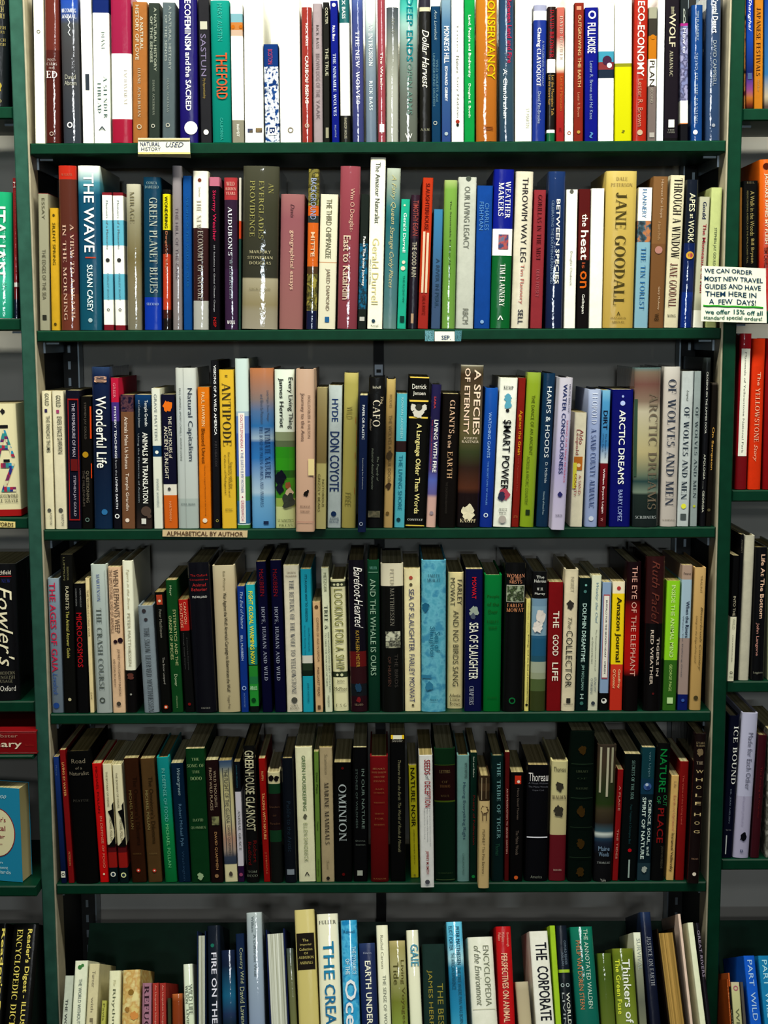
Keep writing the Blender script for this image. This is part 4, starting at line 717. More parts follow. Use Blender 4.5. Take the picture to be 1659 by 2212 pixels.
1212,1350,1221,1360,330|040404|p|black paperback lettered OMINION in wide grey capitals|C480808 .5 375 .08|S98a0a0 .48 505 970 .46 OMINION|C480808 .5 1245 .09
1368,1476,1372,1488,208|040405|p|black paperback lettered IN OUR NATURE|V607068 .72 380 870 .2 IN OUR NATURE|V404c48 .25 380 865 .14 STORIES OF WILDNESS|T586058 968 .7 12 Donna|T586058 1000 .7 12 Seaman|R909488 .25 .65 1212 1255
1500,1656,1516,1655,280|~600c10,500,580a0c,1305,400808|m|wide dark red cloth book with faint gold text|T805838 375 .7 14 HENRY|T805838 405 .8 14 DAVID THOREAU|T805838 440 .6 14 SELECTED|T805838 475 .6 14 ESSAYS|T704828 540 .5 12 AND|T704828 570 .6 12 OTHER|T704828 650 .6 12 WRITINGS|T704828 740 .5 12 EDITED|T704828 780 .5 12 FOR|T704828 830 .6 12 MODERN|T704828 1275 .7 12 RANDOM
@fifth 800 1560 1318
158,284,166,286,100|100c08,170,040404|p|tall black book with yellow and white head, Treasures from the Earth|T908c80 150 .7 22 Shroder|I706c50 .62 310 1075 .2 Treasures from the Earth: The World of Rocks & Minerals|Re0b818 .06 .2 102 136|Re0b818 .8 .94 102 136|Rf0ecd0 .2 .8 104 138
304,380,334,390,352,1266|a49c18|p|mustard yellow paperback lettered NATURE NOIR|Bb0a020 .5 360 365 .1 .|B141004 .5 370 850 .54 NATURE NOIR|V504810 .5 870 1155 .2 JORDAN FISHER SMITH|C706820 .5 1245 .14
392,510,414,518,270,1347|c8c8c4|p|white paperback lettered SEEDS of DECEPTION in red|B801018 .6 305 425 .44 SEEDS|I606060 .6 430 470 .3 of|B801018 .6 480 690 .44 DECEPTION|V484850 .75 700 1010 .08 Exposing Industry and Government Lies|V484850 .55 700 975 .08 About the Safety of the Genetically|V484850 .35 700 950 .08 Engineered Foods You're Eating|B801018 .5 1045 1235 .26 JEFFREY M. SMITH|C404048 .5 1300 .18
516,694,528,694,215|08200f,345,384810,350,08180c,355,180808,645,384810,655,06180e|m|wide dark green cloth book with gilt rules|T685838 400 .5 26 LETTERS|T483820 485 .3 20 OF|T583c20 520 .5 22 THOMAS|T483820 600 .4 18 WOLFE|T283820 1245 .7 12 SCRIBNERS|R384828 .05 .95 1298 1304
703,810,709,806,272|5c807c|h|grey-green hardcover lettered Having Everything Right|V283430 .72 330 460 .2 KIM STAFFORD|V1c3044 .55 490 965 .3 Having Everything Right|V385450 .5 1080 1260 .14 CONFLUENCE PRESS
813,875,813,866,250|041c14|p|thin very dark green book beside the grey-green one|Vb0b8a8 .5 280 450 .2 Said and Before|V601010 .5 600 1010 .4 Poetry of Pollination|C107030 .5 1275 .26
882,978,876,966,440,1352|281c10,500,382818,560,281c10,640,b49c6c,700,b09868|h|short tan book with bear drawing and dark wooded head|R98886c .2 .26 450 630|R78684c .6 .66 450 620|E503c28 .5 710 .34|Eb49c6c .5 712 .26|R503c28 .3 .38 730 800|R503c28 .66 .74 730 800|V483c28 .45 870 1230 .26 McPHEE * The Pine Barrens
982,1090,986,1082,275|041818|h|dark teal-black hardcover lettered THE TRIBE OF TIGER|S6c9898 .6 325 960 .3 THE TRIBE OF TIGER|V204c38 .5 1000 1100 .3 Thomas
1098,1138,1090,1130,246|440a0a|p|thin dark red book lettered AN INTRODUCTION TO GRAND CANYON|Bc08c80 .5 545 1090 .34 AN INTRODUCTION TO GRAND CANYON
1140,1254,1134,1234,410|050404|p|black paperback with small orange-red head picture|Ra82814 .3 .8 435 505|Ce0c8b8 .6 485 .12|V5c5048 .55 540 800 .2 Henry David Thoreau|V5c5048 .55 890 1095 .22 The Maine Woods|Cb85020 .5 1285 .16
1274,1466,1256,1440,352|050508|h|wide black hardcover with white script title and white arc|Be8e4e0 .5 400 402 .1 .|Te8e4e0 445 .85 70 Thoreau|T585860 497 .85 14 A Week Walden|T585860 525 .85 14 The Maine Woods|T585860 555 .5 14 Cape Cod|Re0e0e8 .05 .95 942 952|T707468 1280 .5 24 America
1472,1618,1456,1582,318|b4ac7c,600,b0a478,935,541018|h|cream and maroon hardcover with leafy emblems|I302c24 .5 380 382 .1 .|T343024 382 .75 40 Thoreau|E302c24 .5 525 .24|T302c24 615 .85 30 WALDEN|E302c24 .5 730 .28|Ta89888 1225 .5 14 MODERN
@fifth 1219 1560 1270
58,242,18,232,72|040c08|m|tall dark green-black book with gilt leaf panels|E302008 .5 215 .16|E302008 .5 705 .16|E302008 .5 960 .16|E302008 .5 1190 .16|T38402c 385 .5 18 LIBRARY|T202c1c 440 .4 14 OF|T38402c 520 .5 16 NATURE|R203020 .05 .95 325 329|R203020 .05 .95 595 599|R203020 .05 .95 828 832|R203020 .05 .95 1070 1074
266,440,242,384,185|~302820,300,382c20,560,202c14,650,203010,700,383020,800,282018,870,304c58,890,c0c8c0,925,1c3448,960,141c2c,1050,08080c,1270,060608|H|glossy hardcover with white birch trunks and stream picture|R98947c .12 .22 200 560|Ra09c84 .48 .6 200 590|R8c8870 .72 .84 200 480|T7088a0 1005 .6 36 Maine|T6c849c 1050 .55 36 Woods|T888c88 1118 .7 16 THOREAU|Ta0a098 1258 .3 22 Yale
434,488,390,438,388|740c0e|p|thin red book lettered THE TIDES|Vb88070 .5 515 710 .3 A PLACE|Vb88070 .5 860 1095 .3 THE TIDES
492,628,446,580,262|040808|p|wide black paperback lettered SECRETS OF THE SOIL|S688880 .55 310 620 .2 SECRETS OF THE SOIL|V1c3c40 .5 660 970 .16 Peter Tompkins & Christopher Bird|Ca00c14 .55 1025 .12|R889890 .5 .6 1100 1245
634,748,592,700,208|0c3038,455,0c2c40,580,081820,1130,182c34|p|dark teal paperback with small blue planet, SCIENCE SOUL SPIRIT OF NATURE|V507078 .6 240 440 .2 van Uppa|C304c80 .5 515 .3|Ca0b0c0 .45 500 .12|C1c3060 .55 525 .14|Bc0d0c8 .72 620 1065 .26 SCIENCE, SOUL, and|Bc0d0c8 .3 600 1095 .28 SPIRIT OF NATURE|E909890 .5 1180 .22
752,872,702,812,175|050505|h|black hardcover lettered NATURE OUT OF PLACE in green and red|B0c6c30 .5 215 560 .5 NATURE|V206c3c .75 580 670 .26 OUT|V206c3c .3 590 650 .26 OF|B701010 .5 685 965 .46 PLACE|V403c30 .7 990 1170 .2 JASON VAN DRIESCHE
874,938,830,892,438|c09c5c|p|short tan paperback with faint pink title, black author letters|V987850 .5 480 530 .3 Life|Va86c50 .5 590 870 .4 Earth in Upheaval|B201810 .5 890 1200 .5 Immanuel Velikovsky
944,1018,904,974,322|6c0c0c|p|red paperback beside the short tan one near the right end|Vb05040 .4 430 820 .22 The Voice of the Living Land
1060,1166,1002,1096,95,1312|100606|H|tall dark maroon book with stacked letters THE WHOLE HOG|T887858 165 .7 16 LYALL|T887858 188 .7 16 WATSON|E685840 .5 240 .26|T988870 325 .55 24 THE|Bb8a474 .5 380 382 .1 .|Tb8a474 392 .6 26 W|Tb8a474 458 .55 26 H|Tb8a474 520 .45 26 O|Tb8a474 585 .5 26 L|Tb8a474 652 .5 26 E|Tb8a474 740 .55 26 H|Tb8a474 810 .45 26 O|Tb8a474 880 .5 26 G|T906c54 1105 .6 12 SMALL|Cd8ccb8 .5 1230 .16
@bottom 0 1900 1176
532,600,500,578,782|b0b8a8|p|pale grey paperback at the bottom shelf's far left|B404440 .4 975 1300 .3 THE WORLD
612,718,582,694,660|d4dcc0|p|taller pale paperback with green leaf mark at bottom left|C387038 .4 715 .16|C387038 .6 700 .12|V586460 .5 810 1176 .24 THE WORLD WITHOUT
724,814,698,786,685|c4bc94|p|beige paperback third from bottom-shelf left end|V888068 .5 745 880 .3 Turner|V888068 .5 960 1080 .24 with|B706850 .5 1130 1300 .3 RI
826,872,820,858,985|a4a44c|p|low thin olive-yellow book peeking between taller cream ones|V606028 .5 1010 1150 .4 Pavia
886,988,878,975,742|dcdcb4|h|cream hardcover lettered Rhythms|V585c44 .45 895 1250 .3 Rhythms|Vb0ac88 .5 820 870 .2 Miller
1002,1142,988,1140,735|*c8b470+b89050+d0c488|h|wide mottled yellow-brown hardcover|C806028 .5 920 .16|E906830 .3 1060 .12|Ec08040 .7 1110 .2
1160,1236,1152,1236,842|94687a|p|dusty mauve paperback lettered REFUGE|R402028 .2 .22 850 1300|S2c1820 .5 865 1290 .5 REFUGE
1238,1294,1238,1296,842|983028|p|left of the two thin red paperbacks at the bottom|Vd09080 .5 860 1200 .3 An Unspoken Hunger
1296,1352,1298,1354,842|902c26|p|right of the two thin red paperbacks at the bottom|Vd09080 .5 860 1200 .3 An Unspoken Hunger
1362,1392,1364,1396,965|303424|p|very thin dark green booklet at the bottom
1395,1486,1398,1488,930|~b06030,990,7c3410,1300,702c10|H|low brown glossy hardcover with orange head
1492,1578,1500,1600,688|~dce4d0,900,d0dcc4,1176,c8d4b8|H|pale white-green glossy book left of the outward-facing white page edges|V586050 .3 865 1010 .3 WILSON|V687060 .7 855 1100 .4 WILD LIFE|V687060 .35 1060 1250 .24 LIVING
@bottom 400 1900 1176
86,168,82,176,420|101c34|f|dark navy hardcover with its white page edges facing out
176,286,188,298,375|0c1420|h|tall black book with white stacked letters|Be8e8f8 .5 600 1176 .4 FIRE ON THE|C186050 .4 540 .14
290,404,302,418,575|~101c38,700,0c1830,950,105070,1100,182848,1176,0c2030|H|dark blue glossy hardcover with cyan picture
414,476,430,516,440|0c1c38|p|slim navy book lettered Country Wild|V98a080 .55 560 850 .5 Country Wild|V98a080 .55 880 1250 .5 David Lavender
480,634,520,642,268|~a8b4b4,330,98a4a8,700,8898a8,1176,7c8ca4|H|tall grey-blue glossy hardcover|V606c70 .4 300 430 .16 William|V687478 .5 450 800 .16 A Different Wolf
650,814,690,846,404|10183c|f|thick navy hardcover turned spine inward, white ridged pages showing
820,878,852,914,560|~404c48,800,585c40,1176,60643c|H|dark olive glossy book touching the white ridged pages
886,1056,924,1098,245|c0b474,440,b8ac68|h|tall tan box-like hardcover with black title panel|R14100c .06 .94 442 742|Tb0a460 500 .3 22 The|Tb0a460 538 .55 22 Imperial|Tb0a460 575 .65 22 Collection|Tb0a460 608 .2 18 Of|Tb0a460 642 .75 22 AUDUBON|Tb0a460 686 .65 22 ANIMALS
1062,1250,1096,1284,280|~ecebd0,600,e4e4c8,1176,dcdcc0|H|wide cream hardcover with huge blue letters THE CREA|T404038 350 .8 30 FULLER|B1c7098 .5 510 820 .5 THE|B1c6490 .5 860 1500 .5 CREATION
1264,1396,1282,1430,332|*2890c0+48a8d0+1878b0|H|bright sky-blue glossy hardcover with white script letters|T205070 428 .7 26 Rowell|Bb0d8e8 .75 550 780 .24 THE DYNAMICS|Bd0ecf4 .35 650 780 .26 OF THE|Bf8fcff .5 820 1400 .7 Ocean
1410,1552,1442,1572,518|~24345c,600,18244c,1176,101c44|h|navy hardcover lettered EARTH UNDER|T8890a8 600 .5 18 Kilarin|Be0e0cc .5 665 1340 .36 EARTH UNDER FIRE
1554,1648,1576,1682,372|~e4e4c8,700,dcdcc0,1176,d4d8c0|h|cream hardcover with pale grey lettering THE SENSE|V989884 .45 455 730 .24 Rachel Carson|V808474 .55 785 1300 .26 THE SENSE OF WONDER
@bottom 800 1900 1176
150,284,176,308,498|~b0a470,560,989058,700,a09c6c,1000,687028,1176,788838|H|olive brown glossy hardcover|V504820 .75 660 1176 .26 Living Voyages|V484420 .35 680 860 .3 Tide
288,398,326,428,412|~e8e8cc,700,e0e0c4,1176,dce0c4|H|cream glossy hardcover with thin blue capitals near the head|B4888a0 .6 530 710 .66 GAIE
410,604,430,624,525|142824|p|wide dark green book with large gold capitals in two lines|V887c30 .3 740 1400 .24 JAMES HERRIOT'S|V807830 .75 850 1400 .24 THE BEST OF
614,748,656,790,345|~60bcdc,500,58b0d4,650,a0d0dc,720,2880a4,850,186890,1050,1c78a0,1176,308cb0|H|bright cyan-blue hardcover about a tree with two title lines|V143c54 .68 385 700 .22 PETER MATTHIESSEN|V143c54 .25 380 580 .22 ELIOT PORTER|V204c60 .65 720 1176 .2 THE TREE WHERE MAN WAS BORN|V183c50 .3 600 900 .2 THE AFRICAN EXPERIENCE
788,1004,830,1046,468|dce0cc|h|wide cream hardcover lettered ENCYCLOPEDIA of the Environment with blue leaf|V707460 .7 540 1035 .22 ENCYCLOPEDIA|I707460 .35 540 1030 .26 of the Environment|L145c98 .5 1145 .3|Rb0b098 .05 .95 1058 1062
1012,1146,1048,1180,382|a80e12|h|bright red hardcover lettered PERSPECTIVES ON ANIMALS|Vd89080 .75 430 550 .18 Goodenough|Vd89080 .45 430 510 .18 McGuire|Vd89080 .22 430 500 .18 Wallace|Be0b090 .48 605 1400 .4 PERSPECTIVES ON ANIMAL BEHAVIOR
1178,1288,1206,1316,832|~b8ac90,900,a89c80,1176,b0a484|H|short beige glossy book left of the white CORPORATE one
1292,1448,1346,1508,420|e8e8d8|p|wide white paperback lettered THE CORPORATE|B181820 .58 515 660 .6 THE|B181820 .58 710 1150 .6 CORPORATE
1454,1508,1512,1556,375|90b424|p|narrow lime green book edge beside the white CORPORATE one
1510,1600,1560,1658,375|0c1420,740,90b028,765,0c1418,1176,08101c|h|black and lime-ruled hardcover lettered WORLD|V607080 .7 500 700 .2 OXFORD READER|V607080 .4 600 705 .2 POLLAN|O98a8a8 .25 865 .16|O98a8a8 .7 865 .16|Bc8ccc0 .66 925 1300 .3 WORLD AT|V98a0a0 .25 925 1300 .2 LIVING
@bottom 1219 1900 1176
42,230,100,292,385|~0c6c54,600,0c6050,1176,08584c|H|wide teal-green hardcover lettered THE ANNOTATED WALDEN|Vb0c8b8 .66 405 1055 .18 THE ANNOTATED WALDEN|Vb87850 .3 500 1060 .18 PHILIP VAN DOREN STERN
264,384,302,420,600|~485c18,800,3c5014,1176,506020|H|short olive-green glossy book with no lettering
388,560,424,604,562|~687420,620,586818,900,60701c,1176,70802c|H|olive-green glossy hardcover lettered Thinkers of the|Bf4f8f0 .6 650 1340 .36 Thinkers of the|Bd0d840 .2 650 1100 .2 The Green Fuse
564,618,608,680,430|~dce0cc,620,c4c8b0,700,808470,1000,585c50,1176,686c58|p|slim white-headed grey paperback in front of black-olive neighbours|V98a098 .6 480 740 .5 SURVIVAL
622,692,686,800,265|~182848,400,0c142c,1176,080c1c|h|tall navy book lettered Justice on Earth|S8c9098 .6 470 870 .36 JUSTICE ON EARTH
756,888,840,1000,398|181008|f|thick brown book turned inward, tan page edges facing out
925,945,1022,1052,280|d0b8a8|p|very thin pale pink booklet leaning right
998,1058,1108,1156,350|e4ecc8|p|slim cream white book leaning at the bottom right
1062,1104,1160,1200,352|100c14|h|slim black book lettered GREAT RIVERS at bottom right|V887c90 .5 415 800 .6 GREAT RIVERS
@lefttop 0 0 866
-330,106,-330,104,-90|0a1418|h|wide black dictionary at the left edge of the top shelf|Td8c880 18 .6:.915 46 OXFORD|Td8c880 72 .6:.9 46 FRENCH|Td8c880 126 .45:.93 42 DICTIONARY|Tc0b068 222 .64:.94 26 ENGLISH|Tc0b068 258 .5:.93 24 DICTIONARY|Tc0b068 322 .64:.94 26 FRENCH|Tc0b068 358 .64:.94 22 ENGLISH|Ed8c050 .76 700 .1|Te0d890 822 .6:.865 26 OXFORD
@leftsecond 0 340 1305
-100,96,-100,100,282|~20bc80,700,14a878,1000,40c8a8,1305,20a080|H|sea-green glossy book lettered ITALIAN at left edge|Bf0f8f0 .52 400 950 .5 ITALIAN|V60d0b0 .7 1010 1080 .2 PHRASE
100,164,118,176,168|8c1c20,1015,e0dcd0,1050,701018,1150,141830|H|slim maroon glossy book tucked beside the left green panel|Vb85040 .7 270 920 .22 SPANISH WAY TO THE TONGUE|Ve8d8d0 .5 200 245 .5 M
@leftthird 0 750 1382
-230,125,-180,178,462|e4dcb0,1330,a01818|p|fat cream puzzle book with mosaic coloured letters|E202020 .7 525 .05|R181818 .6 .8 635 660|MA .5 .93 675 900|R181818 .66 .8 915 938|MZ .57 .92 945 1180|T202018 1215 .45:.95 34 CROSSWORD|T202018 1255 .3:.95 30 PUZZLE SOLVER
@leftfourth 0 1160 1332
-330,128,-290,172,218|08080a|H|thick black hardcover with cream script title at left edge|Td8d0c0 285 .6:.91 34 Burchfield|Ra01818 .6 .92 314 320|T202868 352 .75:.9 30 NEW|Ie0d8b8 .79 395 1050 .27 Fowler's|T706c58 1105 .66:.92 26 MODERN|T706c58 1140 .64:.92 26 ENGLISH|T706c58 1172 .66:.88 26 USAGE|Td8d4c8 1232 .66:.93 44 Oxford
@leftbottom 0 1900 1176
-60,76,-100,10,360|060605|h|black volume with yellow lettering at the bottom left corner|Bd8c860 .72 400 1400 .3 Reader's Digest
100,326,30,250,365|060605|h|black encyclopedic volume with tall yellow serif title, bottom left|Sd8c860 .3 408 1500 .22 ENCYCLOPEDIC DICTIONARY|Bd8c860 .66 405 1500 .22 Reader's Digest - ILLUSTRATED
@righttop 1219 0 880
1434,1460,1430,1456,-60|*601820+c08040+200810|p|very thin dark patterned book by the right green panel
1464,1544,1462,1540,-60|~1030b8,300,1850c8,580,102878,650,6040a8,720,a050a0,790,d88030,850,803018,880,281008|p|blue paperback lettered Shanghai with night skyline foot|If8f8ff .45 -20 250 .5 Shanghai|R5870a8 .2 .8 590 640
1548,1626,1545,1616,-60|e89020|p|orange paperback lettered JAPANESE FESTIVALS|S603010 .45 60 610 .46 JAPANESE FESTIVALS|Vd0a060 .5 640 740 .24 Helen Bauer
1632,1740,1628,1740,-60|~0840a8,600,3880c0,780,d8c8a8,860,605048|p|blue travel paperback at the top right image edge
@rightsecond 1219 340 1250
1416,1450,1410,1446,245|8c5c24|p|thin brown book right of the green panel behind the sign
1452,1580,1450,1572,190|080808|p|black paperback lettered A Walk in the Woods|T706850 205 .5 18 BILL|Va89860 .62 275 635 .26 A Walk in the Woods|Vb09c60 .62 660 860 .26 Bill Bryson|V807850 .3 270 860 .1 REDISCOVERING AMERICA ON THE APPALACHIAN TRAIL
1592,1800,1584,1800,15|~e86c14,400,e06010,900,b82820|h|wide orange book behind the handwritten sign|Bf8e8d0 .24 130 700 .14 JAGUARS RIPPED MY FLESH|B601808 .24 725 900 .14 TIM CAHILL|C501808 .24 70 .12
@rightthird 1219 750 1160
1434,1530,1384,1486,-112|98101c,885,700810|H|maroon glossy book with long white label strip|Re8e8d8 .15 .88 10 885|V606058 .5 40 860 .16 Mammals of Yellowstone National Park
1534,1644,1492,1602,-70|cc3010|m|orange-red book lettered The YELLOWSTONE Story|Ve8b090 .55 200 310 .24 The|Se8b090 .5 330 770 .36 YELLOWSTONE|Ie8b090 .45 790 930 .34 Story
1648,1800,1606,1780,-70|780c10|m|dark red book at the right image edge above ICE BOUND bay
@rightfourth 1219 1160 1168
1348,1432,1300,1382,152,1176|050506,650,d8d4b8|p|slim black and white book lettered INTO THE WILD|Vb0a890 .5 480 640 .36 INTO THE|V989880 .55 660 750 .36 WILD|B403c30 .5 795 1020 .14 JON KRAKAUER|O403c30 .5 1105 .22|T403c30 1140 .5 16 PAN
1436,1466,1386,1414,-20|08080c|p|very thin dark book between two white ones at right|V605c50 .5 20 130 .4 ANCIENT
1470,1556,1416,1504,-12|b8b4a0|h|plain tall greyish white hardcover in the right bay
1560,1662,1508,1640,85|060608|H|black glossy book lettered Life At The Bottom|Be0b89c .6 140 660 .3 Life At The Bottom|Bb07c70 .35 695 965 .26 John Langone|T808070 1105 .7 22 Leggiero
1666,1800,1645,1800,100|a0a888|h|pale book at the extreme right edge of the fourth shelf
@rightfifth 1219 1560 1105
1300,1436,1236,1368,-50|040618|h|dark navy book lettered ICE BOUND|Se4e4dc .68 30 500 .42 ICE BOUND|V606878 .5 540 820 .16 DR. JERRI NIELSEN|Rb0b4b0 .3 .4 920 1075|T808080 875 .5 10 New York
1444,1584,1370,1500,-75|a8a8c0,600,9c98b0|H|pale lilac-white glossy hardcover with running figure|V585868 .6 80 540 .3 Made for Each Other|V8c88a0 .4 590 840 .14 WILLIAM JORDAN|E08080c .55 930 .22|T303858 1045 .2 24 B
1588,1656,1506,1604,108|300810|H|dark maroon glossy book beside the lilac-white one|V581818 .5 360 780 .24 The Feeling of Wonder
1660,1800,1612,1800,60|*808078+404038+606058|p|grey mottled book at the right edge of the fifth shelf
@rightbottom 1219 1900 1176
1168,1256,1190,1284,812|8c3c10|h|orange-brown book with tan capitals at bottom right|Bc07040 .66 920 1250 .36 PAUL|Vc07848 .25 850 1150 .3 THE MAN
1280,1350,1312,1376,760|a04c20,875,0c0808|p|slim black book with orange head block|Cd8a080 .5 825 .2|B988c70 .5 1060 1200 .3 SLOTH
1354,1428,1380,1452,835|~b8ac90,930,b0b080,1176,a4a478|p|slim beige paperback with pink emblem|Oa05868 .5 885 .28|V585c40 .5 1050 1300 .4 WILD
1432,1456,1458,1486,835|484440|p|very thin dark grey book next to the beige one
1460,1548,1512,1610,620|1050b8|p|royal blue book lettered PART WILD|Va8c8e8 .5 655 870 .4 PART|Va8c8e8 .5 920 1150 .4 WILD
1580,1668,1628,1730,620|1470a0|p|teal-blue book lettered PART WILD at the right edge|Va0d0e0 .5 655 870 .4 PART|Va0d0e0 .5 920 1150 .4 WILD
"""
# ---------------------------------------------------------------- shelf heights (metres, from the shelf-front lines)
SHELF_V = {'top': 306, 'second': 711, 'third': 1141, 'fourth': 1539, 'fifth': 1907}
ZS = {k: on_y(822, v).z for k, v in SHELF_V.items()}
ZL = {'lefttop': on_y(20, 230).z, 'leftsecond': on_y(20, 688).z, 'leftthird': on_y(20, 1117).z, 'leftfourth': on_y(20, 1514).z}
ZR = {'righttop': on_y(1630, 234).z, 'rightsecond': on_y(1630, 672).z, 'rightthird': on_y(1630, 1058).z, 'rightfourth': on_y(1630, 1471).z, 'rightfifth': on_y(1630, 1855).z}
ZALL = {**ZS, **ZL, **ZR}
EK = lambda r: EMAP['bottom' if 'bottom' in r else 'top' if 'top' in r else 'second' if 'second' in r else 'third' if 'third' in r else 'fourth' if 'fourth' in r else 'fifth']
TILT = math.radians(27)
TP = on_y(822, 2010, -0.012)           # a point on the leaning plane of the display (bottom) shelf
UPV = Vector((0, math.sin(TILT), math.cos(TILT))); NRM = Vector((0, -math.cos(TILT), math.sin(TILT)))
S_BASE = -0.215                        # foot of the bottom-row books, measured along the lean from TP
def on_tilt(u, v):
    d = ray(u, v); t = (TP - CAMLOC).dot(NRM) / d.dot(NRM)
    p = CAMLOC + d * t
    return p.x, (p - TP).dot(UPV)
PLACE = {'top': 'on the top shelf', 'second': 'on the second shelf', 'third': 'on the third shelf', 'fourth': 'on the fourth shelf', 'fifth': 'on the fifth shelf', 'bottom': 'on the bottom shelf'}
GROUPS = {'top': 'books on the top shelf', 'second': 'books on the second shelf', 'third': 'books on the third shelf', 'fourth': 'books on the fourth shelf', 'fifth': 'books on the fifth shelf', 'bottom': 'books on the leaning bottom shelf'}
WALL_Y = 0.19
XL = on_y(82, 909).x; XLO = XL - .0178; XR = on_y(1556, 909).x; XRO = XR + .0178
rows = {}
random.seed(7)
row = None
for line in DATA.strip().split('\n'):
    if line.startswith('@'):
        p = line[1:].split(); row = p[0]; ox, oy, yb0 = map(float, p[1:4]); continue
    f = line.split('|')
    nums = [float(x) for x in f[0].split(',')]
    x0, x1, b0, b1, yt = nums[:5]; yb = nums[5] if len(nums) > 5 else yb0
    rows.setdefault(row, []).append(dict(x0=x0, x1=x1, b0=b0, b1=b1, yt=yt, yb=yb, over=len(nums) > 5, ox=ox, oy=oy, col=f[1], kind=f[2].strip(), label=f[3].strip(), marks=f[4:]))
SC = 3.7705
